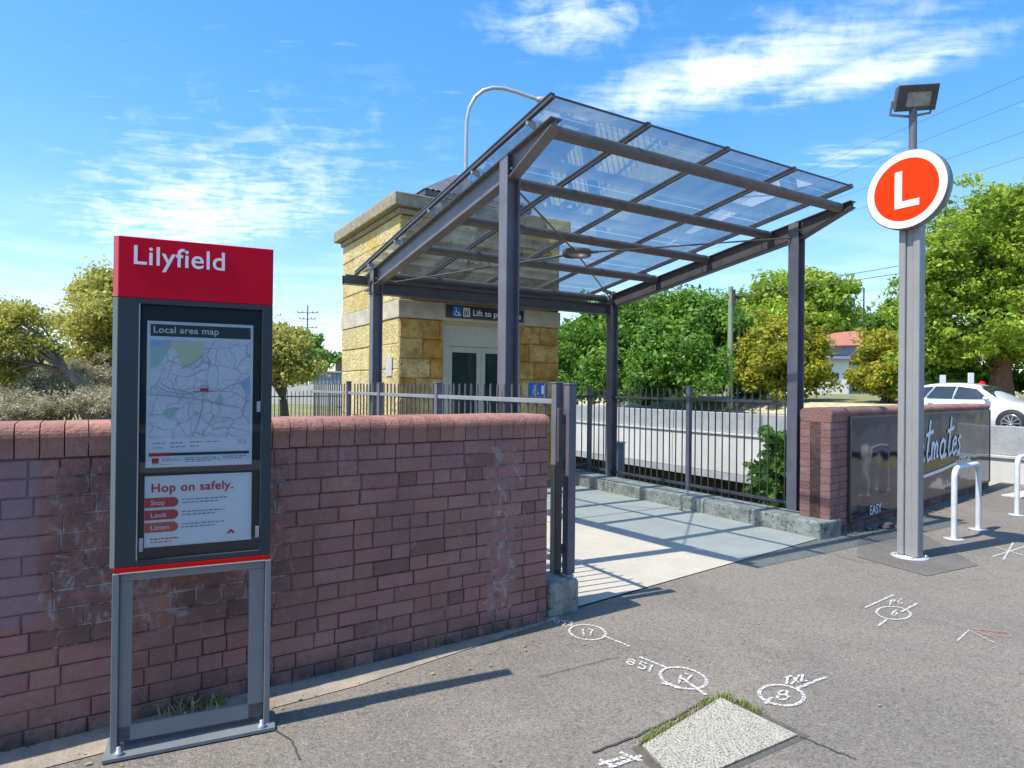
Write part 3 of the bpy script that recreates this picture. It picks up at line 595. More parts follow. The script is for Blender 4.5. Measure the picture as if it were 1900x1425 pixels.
m = MB(); m.box(sx0+.10, sx0+.26, syy-.004, syy, sz0+.02, sz1-.02); q = m.build('icon_square', BLUE, ls); wheelchair(q, sx0+.10, sz0+.02, .155, syy-.007, WHITE)
m = MB(); m.box(sx0+.285, sx0+.40, syy-.004, syy, sz0+.03, sz1-.03); q = m.build('icon_square', WHITE, ls)
m = MB()
for k in range(3): m.box(sx0+.300+.03*k, sx0+.318+.03*k, syy-.007, syy-.004, sz0+.045, sz1-.075)
for k in range(2): m.add([(sx0+.305+.045*k, syy-.006, sz1-.062), (sx0+.335+.045*k, syy-.006, sz1-.062), (sx0+.320+.045*k, syy-.006, sz1-.038)], [(0,1,2)])
m.build('icon', NAVY, q)
text_mesh('Lift to platforms', .128, WHITE, 'lettering', ls, (sx0+.45, syy-.004, sz0+.055), (1,0,0), (0,0,1), offset=.0015, extrude=.0005, spacing=1.05)
bs = thing('blue_sign', 'small blue accessibility sign on the tower wall beside the lift doors', 'sign', (-1.0, LY0-.03, 1.5))
m = MB(); m.box(-1.22, -.86, LY0-.03, LY0-.012, 1.50, 1.72); m.build('sign_panel', BLUE, bs, bevel=.002)
wheelchair(bs, -1.20, 1.51, .19, LY0-.034, WHITE); m = MB(); m.box(-.99, -.90, LY0-.034, LY0-.031, 1.54, 1.68); m.build('arrow_block', WHITE, bs)
np_ = thing('wall_notice', 'pale grey notice fixed to the sunny stone corner of the lift tower', 'notice', (LX0-.03, 4.5, 1.9))
m = MB(); m.box(LX0-.028, LX0-.014, 4.28, 4.52, 1.80, 2.08); m.build('notice_sheet', mat('notice_grey', (.55, .54, .58), .5, .2, 20), np_)

# ------------------------------------------------------------------ station map pylon
PYW = Vector((gz(207, 1410).x, gz(207, 1410).y, 0)); pang = .4243 - TH
py = thing('information_pylon', 'tall station map pylon with red Lilyfield header on open grey frame', 'sign', (PYW.x, PYW.y, 0), rot=pang)
ce, se = math.cos(pang), math.sin(pang)
def PQ(s, d, z): return (PYW.x + s*ce - d*se, PYW.y + s*se + d*ce, z)    # s along the face, d depth behind it
class PB(MB):
    def pbox(s, a, b_, c_, d_, e_, f_):
        v = [PQ(x, y, z) for z in (e_, f_) for x, y in ((a, c_), (b_, c_), (b_, d_), (a, d_))]
        return s.add(v, [(0,3,2,1),(4,5,6,7),(0,1,5,4),(1,2,6,5),(2,3,7,6),(3,0,4,7)])
PD = .085; PWD = .640
CHAR = mat('pylon_charcoal', (.042, .055, .062), .5, .12, 4, spec=.3); LOWF = mat('pylon_grey_frame', (.24, .26, .27), .38, .12, 5, metal=.2)
m = PB(); m.pbox(0, PWD, 0, PD, 2.03, 2.30); m.build('header', RED, py, bevel=.004)
for z0_, z1_, mt_ in ((2.032, 2.298, mat('header_edge_sunlit', (.62, .10, .12), .35)), (.836, 2.028, mat('case_edge_sunlit', (.16, .19, .19), .35))):  # edge trims coloured lighter, as if catching the sun
    m = PB(); q_ = [(0, .001), (-.020, .016), (-.020, PD-.004), (0, PD-.004)]
    m.add([PQ(a, d, z) for z in (z0_, z1_) for a, d in q_], [(3,2,1,0),(4,5,6,7),(0,1,5,4),(1,2,6,5),(2,3,7,6)]); m.build('side_trim', mt_, py)
text_mesh('Lilyfield', .119, WHITE, 'lettering', py, PQ(.052, -.0015, 2.180), (ce, se, 0), (0, 0, 1), offset=.0010, extrude=.001, wscale=1.0, spacing=1.04)
m = PB(); hz0, hz1 = .835, 2.029
m.pbox(0, .082, 0, PD, hz0, hz1); m.pbox(PWD-.047, PWD, 0, PD, hz0, hz1); m.pbox(.082, PWD-.047, 0, PD, 2.005, hz1); m.pbox(.082, PWD-.047, 0, PD, hz0, .862); m.pbox(.082, PWD-.047, .03, PD-.002, .862, 2.005)
m.build('display_case', CHAR, py, bevel=.003)
m = PB(); m.pbox(.082, .0868, -.003, .006, .862, 2.005); m.build('case_edge', GALV, py)
INKBG = mat('case_backing', (.012, .02, .022), .5)
m = PB(); m.pbox(.0875, PWD-.0475, .022, .029, .8625, 2.0045); m.build('backing', INKBG, py)
# map sheet
def map_mat():
    m = bpy.data.materials.new('street_map_print'); m.use_nodes = True; t = m.node_tree; b = t.nodes['Principled BSDF']; b.inputs['Roughness'].default_value = .6; L = t.links.new
    tc = N(t, 'ShaderNodeTexCoord'); n = N(t, 'ShaderNodeTexNoise'); n.inputs['Scale'].default_value = 6; L(tc.outputs['Object'], n.inputs[0])
    av = N(t, 'ShaderNodeMix', data_type='VECTOR'); av.inputs[0].default_value = .12; L(tc.outputs['Object'], av.inputs[4]); L(n.outputs['Color'], av.inputs[5])
    v = N(t, 'ShaderNodeTexVoronoi', feature='DISTANCE_TO_EDGE'); v.inputs['Scale'].default_value = 62; L(av.outputs[1], v.inputs['Vector'])
    r = N(t, 'ShaderNodeMapRange'); r.inputs[1].default_value = .02; r.inputs[2].default_value = .10; L(v.outputs[0], r.inputs[0])
    v2 = N(t, 'ShaderNodeTexVoronoi', feature='DISTANCE_TO_EDGE'); v2.inputs['Scale'].default_value = 16; L(av.outputs[1], v2.inputs['Vector'])
    r2 = N(t, 'ShaderNodeMapRange'); r2.inputs[1].default_value = .015; r2.inputs[2].default_value = .035; L(v2.outputs[0], r2.inputs[0])
    x = N(t, 'ShaderNodeMix', data_type='RGBA'); L(r.outputs[0], x.inputs[0]); x.inputs[6].default_value = (.93, .93, .94, 1); x.inputs[7].default_value = (.80, .80, .86, 1)
    y = N(t, 'ShaderNodeMix', data_type='RGBA'); L(r2.outputs[0], y.inputs[0]); y.inputs[6].default_value = (.58, .54, .63, 1); L(x.outputs[2], y.inputs[7])
    L(y.outputs[2], b.inputs['Base Color']); return m
PAPER = mat('poster_paper', (.93, .94, .96), .55); DARKI = mat('poster_dark_ink', (.035, .045, .05), .5); GREYI = mat('poster_grey_ink', (.30, .32, .38), .6); REDI = mat('poster_red_ink', (.62, .03, .05), .5)
m = PB(); m.pbox(.113, .555, .0175, .0195, 1.270, 1.932); sheet = m.build('map_sheet', PAPER, py)
m = PB(); m.pbox(.126, .543, .0160, .0170, 1.402, 1.848); m.build('street_map', map_mat(), sheet)
m = PB(); m.pbox(.126, .543, .0160, .0170, 1.864, 1.918); m.build('title_bar', mat('title_bar', (.05, .065, .06), .4), sheet)
text_mesh('Local area map', .042, WHITE, 'lettering', sheet, PQ(.136, .0148, 1.880), (ce, se, 0), (0, 0, 1), offset=.0006, spacing=1.05, extrude=.0003)
def flat(polys, colr, nm, par, d):
    for p in polys:
        mb = PB(); mb.add([PQ(a, d, c_) for a, c_ in p], [tuple(range(len(p)))]); mb.build(nm, colr, par)
flat([[(.128,1.81),(.205,1.835),(.21,1.846),(.128,1.846)], [(.50,1.66),(.541,1.69),(.541,1.60),(.52,1.63)]], mat('map_blue', (.42, .60, .84), .5), 'water_print', sheet, .0152)
flat([[(.128,1.72),(.16,1.73),(.19,1.78),(.205,1.832),(.128,1.808)], [(.175,1.515),(.20,1.54),(.225,1.53),(.22,1.49),(.205,1.485)], [(.40,1.56),(.415,1.60),(.43,1.58),(.425,1.555)], [(.30,1.51),(.315,1.525),(.33,1.515),(.31,1.50)], [(.37,1.48),(.385,1.51),(.395,1.505),(.38,1.475)]], mat('map_green', (.50, .70, .62), .5), 'park_print', sheet, .0151)
flat([[(.215,1.846),(.35,1.846),(.34,1.79),(.285,1.725),(.25,1.74),(.235,1.79),(.21,1.82)]], mat('map_yellow', (.74, .75, .56), .5), 'suburb_print', sheet, .0152)
mb = PB()
for pts in ([(.15,1.64),(.19,1.615),(.27,1.60),(.34,1.615),(.42,1.62),(.47,1.65),(.50,1.655),(.525,1.62),(.53,1.57),(.51,1.50)], [(.16,1.66),(.20,1.63),(.30,1.605)], [(.25,1.72),(.30,1.745),(.36,1.80),(.39,1.85)], [(.345,1.61),(.34,1.54),(.32,1.46),(.30,1.41)], [(.128,1.60),(.30,1.585),(.40,1.56),(.50,1.54)]): ribbon(mb, [PQ(a, .0146, c_) for a, c_ in pts], .0035, (-se, ce, 0))
mb.build('road_print', mat('map_roads', (.50, .46, .55), .5), sheet)
flat([[(.33,1.618),(.365,1.618),(.365,1.63),(.33,1.63)], [(.30,1.612),(.40,1.616),(.40,1.619),(.30,1.615)]], REDI, 'station_mark', sheet, .0138)
def textlines(par, lines, ink, d=.0150):
    mb = PB(); rl = random.Random(3)
    for (s0, s1, z, hh) in lines:
        s = s0
        while s < s1:
            l_ = rl.uniform(.006, .022); mb.add([PQ(s, d, z), PQ(min(s+l_, s1), d, z), PQ(min(s+l_, s1), d, z+hh*rl.uniform(.7, 1)), PQ(s, d, z+hh*rl.uniform(.7, 1))], [(0,1,2,3)]); s += l_ + .004
    return mb.build('small_print', ink, par)
textlines(sheet, [(.14,.19,1.377,.006),(.21,.26,1.377,.006),(.29,.34,1.38,.006),(.36,.42,1.38,.005),(.49,.53,1.39,.003),(.49,.53,1.38,.003),(.49,.53,1.37,.003),(.14,.18,1.357,.005),(.21,.27,1.36,.005),(.29,.33,1.362,.005)], GREYI, .0165)
m = PB(); m.pbox(.126, .543, .0160, .0170, 1.322, 1.335); m.build('legend_bar', DARKI, sheet); m = PB(); m.pbox(.126, .21, .0150, .0159, 1.321, 1.336); m.build('legend_tab', REDI, sheet)
textlines(sheet, [(.18,.24,1.306,.004),(.18,.25,1.298,.004),(.27,.40,1.308,.004),(.27,.42,1.300,.004),(.27,.38,1.292,.004),(.43,.53,1.310,.005),(.43,.51,1.301,.005),(.14,.22,1.282,.003)], GREYI, .0165); flat([[(.138,1.288),(.165,1.288),(.165,1.312),(.138,1.312)]], REDI, 'legend_logo', sheet, .0160)
m = PB(); m.pbox(.111, .556, .0175, .0195, .912, 1.232); note = m.build('safety_notice', PAPER, py)
text_mesh('Hop on safely.', .054, REDI, 'lettering', note, PQ(.135, .0163, 1.160), (ce, se, 0), (0, 0, 1), offset=.0011, extrude=.0003, spacing=1.08)
for k, wd_ in enumerate(('Stop', 'Look', 'Listen')):
    zc = 1.112 - .056 * k; mb = PB(); pts = [(.112, zc-.022), (.225, zc-.022)] + [(.225+.022*math.sin(a), zc-.022*math.cos(a)) for a in np.linspace(.3, 2.8, 7)] + [(.225, zc+.022), (.112, zc+.022)]
    mb.add([PQ(a, .0166, c_) for a, c_ in pts], [tuple(range(len(pts)))]); tab = mb.build('red_tab', mat('tab_red', (.62, .06, .07), .5) if k < 2 else mat('tab_salmon', (.68, .13, .10), .5), note)
    text_mesh(wd_, .030, WHITE, 'lettering', tab, PQ(.135, .0152, zc-.010), (ce, se, 0), (0, 0, 1), offset=.0004, extrude=.0003, spacing=1.05)
textlines(note, [(.26,.45,1.118,.006),(.26,.41,1.104,.006),(.26,.44,1.062,.006),(.26,.40,1.048,.006),(.26,.44,1.006,.006),(.26,.40,.992,.006)], GREYI, .0163)
textlines(note, [(.135,.25,.945,.006),(.135,.22,.932,.005)], REDI, .0163); flat([[(.45,.952),(.468,.97),(.486,.95),(.476,.948),(.468,.957),(.456,.946)]], REDI, 'logo', note, .0163)
PG = glass_mat('case_glass', (.95, .97, .97), .09)
m = PB(); m.add([PQ(.0872, .009, .8624), PQ(PWD-.0472, .009, .8624), PQ(PWD-.0472, .009, 2.0046), PQ(.0872, .009, 2.0046)], [(0,1,2,3)]); m.build('case_glass', PG, py)
for z in (.925, 1.52):
    m = PB(); m.pbox(PWD-.066, PWD-.050, -.001, .008, z, z+.05); m.build('latch', GALV, py)
m = PB(); m.pbox(.094, .108, .001, .008, .90, .96); m.build('latch', GALV, py)
m = PB(); m.pbox(-.002, PWD+.002, -.003, PD+.003, .816, .834); m.build('red_strip', RED2, py)
m = PB(); lz = .06
m.pbox(-.006, .020, -.012, PD+.012, lz-.03, .813); m.pbox(PWD-.020, PWD+.006, -.012, PD+.012, lz-.03, .813)
m.pbox(.020, .070, .018, .034, lz, .77); m.pbox(PWD-.090, PWD-.020, .018, .034, lz, .77); m.pbox(.020, PWD-.020, .018, .034, .77, .808); m.pbox(.020, PWD-.020, -.012, PD+.012, .808, .8145)
m.pbox(.020, PWD-.020, .018, .034, lz, .13); m.build('lower_frame', LOWF, py, bevel=.003)
m = PB(); m.pbox(-.03, PWD+.03, -.06, PD+.06, .018, .034); m.build('base_plate', LOWF, py, bevel=.002)
for s in (.03, PWD-.03):
    for d in (-.038, PD+.036): m = MB(); x, y, z = PQ(s, d, .034); m.lathe((x, y, z), [(.017, 0), (.017, .014), (.009, .014), (.009, .034), (.0, .036)], 10); m.build('bolt', GALV, py)

# ------------------------------------------------------------------ round L station sign
lp = gz(1688, 1036); LPX, LPY = lp.x, lp.y
sg = thing('station_sign', 'round red and white L sign on grey post with floodlight on top', 'sign', (LPX, LPY, 0))
POSTM = mat('sign_post_grey', (.30, .30, .30), .45, .1, 6)
m = MB(); zt_ = 3.75
m.box(LPX-.055, LPX+.055, LPY-.10, LPY-.035, .03, zt_); m.box(LPX-.055, LPX+.055, LPY+.035, LPY+.10, .03, zt_); m.box(LPX-.035, LPX+.035, LPY-.035, LPY+.035, .03, zt_)
m.build('post', POSTM, sg, bevel=.012, segs=3)
m = MB(); m.lathe((LPX, LPY, .013), [(0, 0), (.165, 0), (.165, .014), (.0, .014)], 28); bp_ = m.build('base_plate', mat('pale_plate', (.55, .56, .56), .5, .2, 9), sg)
for a in range(4):
    m = MB(); t_ = a*math.pi/2+.6; m.lathe((LPX+.135*math.cos(t_), LPY+.135*math.sin(t_), .027), [(.014, 0), (.014, .02), (0, .02)], 8); m.build('bolt', GALV, bp_)
dz_ = 3.625; RD = .385; dx = LPX - .085
m = MB(); m.lathe((dx, LPY, dz_), [(0, -.045), (RD-.008, -.045), (RD, -.037), (RD, .04), (0, .04)], 64, 'x'); m.build('disc_case', mat('disc_edge_grey', (.16, .17, .20), .4), sg)
m = MB(); m.lathe((dx-.047, LPY, dz_), [(.305, 0), (RD-.010, 0)], 64, 'x'); m.build('white_ring', mat('sign_white', (.88, .88, .88), .35), sg)
m = MB(); m.lathe((dx-.047, LPY, dz_), [(0, 0), (.305, 0)], 64, 'x'); m.build('red_face', mat('sign_orange_red', (.84, .040, .0015), .6, spec=.12), sg)
m = MB()   # the letter, reading from the sign's face (seen from -x, its right is -y)
def Lf(u_, v_): return (dx-.0505, LPY - u_, dz_ + v_)
P_ = [(-.10, .19), (-.03, .19), (-.03, -.11), (.13, -.11), (.13, -.175), (-.10, -.175)]
m.add([Lf(*p) for p in P_], [(0, 5, 4, 3, 2, 1)][:0] + [(0, 5, 2, 1), (2, 5, 4, 3)]); m.build('letter', mat('sign_white', (.88, .88, .88), .35), sg)
for s in (-1, 1):
    m = MB(); m.box(dx+.02, LPX-.05, LPY-.07, LPY+.07, dz_+s*.2-.025, dz_+s*.2+.025); m.build('bracket', POSTM, sg)
m = MB(); m.tube([(LPX, LPY, zt_), (LPX, LPY, 4.45)], .036, 12); m.build('lamp_stem', STEEL, sg)
hd = Vector((LPX, LPY, 4.56)); tl_ = Matrix.Translation(hd) @ Matrix.Rotation(-TH, 4, 'Z') @ Matrix.Rotation(R_(-4), 4, 'Y') @ Matrix.Rotation(R_(24), 4, 'X')
def fx(p): return tuple(tl_ @ Vector(p))
m = MB(); a = [(-.17,-.11,-.085),(.17,-.11,-.085),(.20,-.11,.10),(-.20,-.11,.10)]
vs = [fx((-.20,-.055,-.12)), fx((.20,-.055,-.12)), fx((.20,-.055,.12)), fx((-.20,-.055,.12)), fx((-.15,.075,-.09)), fx((.15,.075,-.09)), fx((.15,.075,.09)), fx((-.15,.075,.09))]
m.add(vs, [(4,5,6,7),(0,4,7,3),(1,2,6,5),(0,1,5,4),(3,7,6,2)]);
for (x0,x1,z0,z1) in ((-.20,-.10,-.12,.12),(.145,.20,-.12,.12),(-.10,.145,.055,.12),(-.10,.145,-.12,-.08)):
    q = [fx((x0,-.055,z0)),fx((x1,-.055,z0)),fx((x1,-.055,z1)),fx((x0,-.055,z1)),fx((x0,-.075,z0)),fx((x1,-.075,z0)),fx((x1,-.075,z1)),fx((x0,-.075,z1))]; m.add(q, [(4,5,6,7),(0,4,7,3),(1,2,6,5),(0,1,5,4),(3,7,6,2)])
fh = m.build('floodlight', mat('floodlight_case', (.09, .085, .08), .5, .3, 12), sg, bevel=.006)
m = MB(); m.add([fx((-.10,-.060,-.08)),fx((.145,-.060,-.08)),fx((.145,-.060,.055)),fx((-.10,-.060,.055))], [(0,1,2,3)]); m.build('lens', mat('lens_glass', (.42, .38, .33), .15, .3, 20), fh)
m = MB(); m.tube([fx((-.205,0,-.02)), fx((-.20,.0,-.15)), fx((0,.0,-.175)), fx((.20,.0,-.15)), fx((.205,0,-.02))], .014, 6); m.build('lamp_bracket', GALV, fh)

# ------------------------------------------------------------------ bollards
def hoop(a, b_, h, label):
    a, b_ = Vector((a.x, a.y, 0)), Vector((b_.x, b_.y, 0)); t = thing('hoop_bollard', label, 'bollard', ((a+b_)/2)[:], group='white hoop bollards by the kerb')
    e = (b_-a).normalized(); r = .11; L_ = (b_-a).length; pts = [a.copy()]
    for k in range(7): q = k*math.pi/12; pts.append(a + e*(r - r*math.cos(q)) + Vector((0, 0, h - r + r*math.sin(q))))
    for k in range(6, -1, -1): q = k*math.pi/12; pts.append(a + e*(L_ - r + r*math.cos(q)) + Vector((0, 0, h - r + r*math.sin(q))))
    pts.append(b_.copy()); pts[0].z = pts[-1].z = .014
    m = MB(); m.tube(pts, .030, 14); m.build('hoop', mat('bollard_white', (.72, .74, .74), .4, .12, 9), t)
    for p in (a, b_): m = MB(); m.lathe((p.x, p.y, .013), [(0, 0), (.10, 0), (.10, .012), (0, .012)], 20); m.build('foot_plate', mat('pale_plate', (.55, .56, .56), .5), t)
b1a, b1b = gz(1770, 1003), gz(1815, 985); hoop(b1a, b1b, .80, 'white tubular hoop bollard just right of the station sign post')
b2a = gz(1887, 958); hoop(b2a, b2a + (b1b-b1a)*1.0, .78, 'white tubular hoop bollard cut by the right edge of the photo')

# ------------------------------------------------------------------ billboard on the right wall
e = Vector((RB[0]-RA[0], RB[1]-RA[1], 0)); RLn = e.length; e = e/RLn; nn_ = Vector((-e.y, e.x, 0))
def RP(s, d, z): v = Vector((*RA, 0)) + e*s + nn_*d; return (v.x, v.y, z)
bb = thing('billboard', 'dark glossy billboard with white script lettering fixed to the short brick wall', 'billboard', RP(3.2, -.03, .15), rot=math.atan2(e.y, e.x))
def gloss():
    m = bpy.data.materials.new('glossy_panel'); m.use_nodes = True; t = m.node_tree; b = t.nodes['Principled BSDF']; b.inputs['Base Color'].default_value = (.018, .022, .040, 1); b.inputs['Roughness'].default_value = .07; b.inputs['Specular IOR Level'].default_value = .5; b.inputs['IOR'].default_value = 1.6
    tc = N(t, 'ShaderNodeTexCoord'); n = N(t, 'ShaderNodeTexNoise'); n.inputs['Scale'].default_value = 1.7; n.inputs['Detail'].default_value = 1; t.links.new(tc.outputs['Object'], n.inputs[0])
    bp = N(t, 'ShaderNodeBump'); bp.inputs['Strength'].default_value = .3; bp.inputs['Distance'].default_value = .05; t.links.new(n.outputs[0], bp.inputs['Height']); t.links.new(bp.outputs[0], b.inputs['Normal']); return m
m = MB(); v = [RP(s, d, z) for z in (.14, 1.33) for s, d in ((.46, -.03), (5.98, -.03), (5.98, -.008), (.46, -.008))]
m.add(v, [(0,3,2,1),(4,5,6,7),(0,1,5,4),(1,2,6,5),(2,3,7,6),(3,0,4,7)]); m.build('panel', gloss(), bb)
m = MB()
for s0, s1, z0, z1 in ((.43,.462,.12,1.352),(5.978,6.01,.12,1.352),(.462,5.978,1.33,1.352),(.462,5.978,.12,.14)):
    v = [RP(s, d, z) for z in (z0, z1) for s, d in ((s0, -.036), (s1, -.036), (s1, -.006), (s0, -.006))]; m.add(v, [(0,3,2,1),(4,5,6,7),(0,1,5,4),(1,2,6,5),(2,3,7,6),(3,0,4,7)])
m.build('panel_frame', mat('panel_edge', (.06, .05, .05), .4), bb)
# script lettering as brush strokes in letter units
def arc(cx, cy, rx, ry, a0, a1, n=10): return [(cx+rx*math.cos(a), cy+ry*math.sin(a)) for a in np.linspace(a0, a1, n)]
PI = math.pi
GL = {'F': [[(.0,0),(.15,.9),(.2,1.35)], [(-.1,1.3),(.35,1.45),(.8,1.4)], [(.05,.75),(.5,.8)]],
 'l': [[(.1,1.3),(.05,.3),(.15,0),(.35,.1)]],
 'a': [arc(.27,.3,.24,.3,.4,5.6,12), [(.5,.6),(.48,.15),(.56,0),(.7,.12)]],
 't': [[(.25,1.35),(.15,.25),(.25,0),(.5,.12)], [(-.1,.85),(.6,.98)]],
 'm': [[(0,.6),(.02,0)], [(.02,.35),(.15,.58),(.27,.5),(.28,0)], [(.28,.35),(.42,.58),(.54,.5),(.55,.08),(.72,.1)]],
 'e': [[(.05,.3),(.4,.4),(.42,.55),(.25,.62),(.06,.45),(.05,.15),(.22,0),(.5,.15)]],
 's': [[(.36,.55),(.2,.62),(.08,.48),(.3,.25),(.22,.02),(0,.05)]]}
m = MB(); s = 2.02; ux = .355; zb = .64
for ch_, adv in zip('Flatmates', (.75, .42, .72, .55, .75, .72, .5, .55, .4)):
    for stroke in GL[ch_]: ribbon(m, [RP(s + (x + y*.22)*ux*1.15, -.0335, zb + (s-2)*.03 + y*ux*1.2) for x, y in stroke], .058, nn_)
    s += adv*ux*1.25
ribbon(m, [RP(2.5, -.0335, .45), RP(3.5, -.0335, .50), RP(4.22, -.0335, .56)], .045, nn_); m.build('script_lettering', WHITE, bb)
text_mesh('.com.au', .20, WHITE, 'lettering', bb, RP(4.3, -.032, .555), e, (0, 0, 1), offset=.003, shear=.2)
text_mesh('EASY', .16, WHITE, 'lettering', bb, RP(.98, -.038, .145), e, (0, 0, 1), offset=.002)
text_mesh('THE EASY WAY', .12, mat('faint_ink', (.35, .35, .38), .4), 'lettering', bb, RP(3.6, -.032, .27), e, (0, 0, 1), offset=.001)

# ------------------------------------------------------------------ retaining wall along the cutting
rt_ = thing('retaining_wall', 'long pale concrete retaining wall beyond the picket fence carrying the side street', 'wall', (6.9, 12, 0))
RC1 = mat('retaining_pale', (.66, .64, .59), .88, .18, 1.2, .3, 30, stretch=(1, 1, .4)); RC2 = mat('parapet_grey', (.40, .41, .40), .9, .22, 3, .35, 30)
m = MB(); y = -.4
while y < 34: m.box(6.74, 6.90, y+.008, y+2.99, -.55, .44); y += 3
m.build('lower_panels', RC1, rt_)
m = MB(); m.box(6.70, 6.92, -.4, 34, .445, .50); m.build('ledge', mat('ledge_conc', (.6, .58, .53), .9, .2, 3), rt_, bevel=.01)
m = MB(); y = -.4
while y < 34: m.box(6.78, 6.96, y+.008, y+2.99, .504, 1.03); y += 3
m.build('parapet_panels', RC2, rt_, bevel=.01)
m = MB(); m.box(6.74, 8.3, -.4, 34, -.75, -.56); m.build('shading_slab', RC2, rt_)  # overhang added to cast shade on the recessed wall below
m = MB(); m.box(8.3, 8.5, .9, 34, -5, -.76); m.build('abutment', mat('shade_dark_rock', (.07, .065, .05), .95, .4, 3, .6, 12), rt_)  # coloured dark for the deep shade under the overhang
rs_ = MB(); rs_.box(6.98, 18, -.3, 60, .30, .438); rs_.add([(8.42, -.3, .434), (18, -.3, .434), (18, -4.9, .03), (8.42, -5.1, .03)], [(3, 2, 1, 0)]); rs_.add([(18, -.3, .46), (18, -4.9, .03), (70, -3.6, .03), (70, -.3, .46)], [(0, 1, 2, 3)]); tag(rs_.build('side_road', mat('side_road_asphalt', (.17, .17, .17), .9, .2, 2, .3, 100), base=(11, 10, .6)), kind='structure')
vg = MB(); vg.prism([(18, -.3, .3), (18, -.3, .58), (19.4, -.3, 1.12), (19.4, -.3, .3)], (0, 60, 0)); tag(vg.build('verge', mat('verge_dry', (.52, .46, .28), .95, .25, 3, .4, 30), base=(16, 10, .6)), kind='structure')
vk = MB(); vk.box(17.84, 17.996, -.3, 60, .445, .60); tag(vk.build('kerb', mat('kerb_stone', (.4, .39, .36)), base=(17.9, 10, .44)), kind='structure')
# abutment below the footpath so the cutting reads as a cutting
ab = MB(); ab.box(.36, 8.3, .66, .90, -5, -.02); tag(ab.build('bridge_abutment', mat('abutment_brick', (.16, .11, .09), .95, .3, 4, .5, 20), base=(4, .8, -5)), 'dark brick bridge abutment under the footpath beside the cutting', 'wall')

# ------------------------------------------------------------------ leaves, trees and plants
def leaf_mat(name, c1, c2, tl=.35):
    if name in MATS: return MATS[name]
    m = bpy.data.materials.new(name); m.use_nodes = True; t = m.node_tree; t.nodes.clear(); L = t.links.new
    a = N(t, 'ShaderNodeVertexColor', layer_name='Col'); sp = N(t, 'ShaderNodeSeparateColor'); L(a.outputs[0], sp.inputs[0])
    x = N(t, 'ShaderNodeMix', data_type='RGBA'); L(sp.outputs[0], x.inputs[0]); x.inputs[6].default_value = (*c1, 1); x.inputs[7].default_value = (*c2, 1)
    d = N(t, 'ShaderNodeBsdfPrincipled'); d.inputs['Roughness'].default_value = .5; d.inputs['Specular IOR Level'].default_value = .35; L(x.outputs[2], d.inputs['Base Color'])
    tr = N(t, 'ShaderNodeBsdfTranslucent'); hs_ = N(t, 'ShaderNodeHueSaturation'); hs_.inputs['Value'].default_value = 1.5; L(x.outputs[2], hs_.inputs['Color']); L(hs_.outputs[0], tr.inputs[0])
    mx_ = N(t, 'ShaderNodeMixShader'); mx_.inputs[0].default_value = tl; L(d.outputs[0], mx_.inputs[1]); L(tr.outputs[0], mx_.inputs[2]); o = N(t, 'ShaderNodeOutputMaterial'); L(mx_.outputs[0], o.inputs[0]); MATS[name] = m; return m
def leaves_mesh(name, centers, radii, per, size, mt, parent, rng, flat_=.75, up_bias=.35, shell=.55, aspect=.55, nest=0):
    """centers Nx3 (world), each a small clump filled with leaf quads"""
    cs = np.repeat(np.array(centers), per, axis=0); rr = np.repeat(np.array(radii), per, axis=0); n = len(cs)
    d = rng.normal(size=(n, 3)); d /= np.linalg.norm(d, axis=1)[:, None]; r = (shell + (1-shell)*rng.random(n)) * np.where(rng.random(n) < .3, rng.random(n), 1)
    p = cs + d * (rr * r)[:, None] * np.array([1, 1, flat_])
    nrm = d*.6 + rng.normal(size=(n, 3))*.6 + np.array([0, 0, up_bias]); nrm /= np.linalg.norm(nrm, axis=1)[:, None]
    t1 = np.cross(nrm, rng.normal(size=(n, 3))); t1 /= np.linalg.norm(t1, axis=1)[:, None]; t2 = np.cross(nrm, t1)
    sz = size * (.4 + 1.3 * rng.random(n)**1.5)[:, None]; a = t1*sz*.5; b = t2*sz*aspect*.5
    V = np.empty((n, 4, 3)); V[:, 0] = p-a; V[:, 1] = p-b*1.0+nrm*sz*.06; V[:, 2] = p+a; V[:, 3] = p+b*1.0+nrm*sz*.06
    V = V.reshape(-1, 3)
    root = parent
    if root is not None:
        while root.parent: root = root.parent
        T = np.array(root.matrix_basis.inverted()); V = V @ T[:3, :3].T + T[:3, 3]
    me = bpy.data.meshes.new(name); me.vertices.add(n*4); me.vertices.foreach_set('co', V.ravel()); me.loops.add(n*4); me.loops.foreach_set('vertex_index', np.arange(n*4)); me.polygons.add(n); me.polygons.foreach_set('loop_start', np.arange(n)*4); me.polygons.foreach_set('loop_total', np.full(n, 4))
    cr = np.repeat(rng.random(len(centers)), per)*.45 + rng.random(n)*.55; col = np.ones((n, 4, 4)); col[:, :, 0] = cr[:, None]
    at = me.color_attributes.new('Col', 'FLOAT_COLOR', 'CORNER'); at.data.foreach_set('color', col.ravel()); me.materials.append(mt); me.update(); me.validate()
    o = bpy.data.objects.new(name, me); C.objects.link(o); o.parent = parent; return o
BARK = mat('bark', (.16, .125, .095), .95, .4, 6, .8, 25); BARKR = mat('reddish_bark', (.26, .12, .07), .95, .3, 6, .8, 25); DARKBARK = mat('dark_bark', (.085, .07, .06), .95, .4, 6, .6, 25)
def W_at(x, y, Z): d = ray(x, y); return CAMP + d * (Z / d.y)
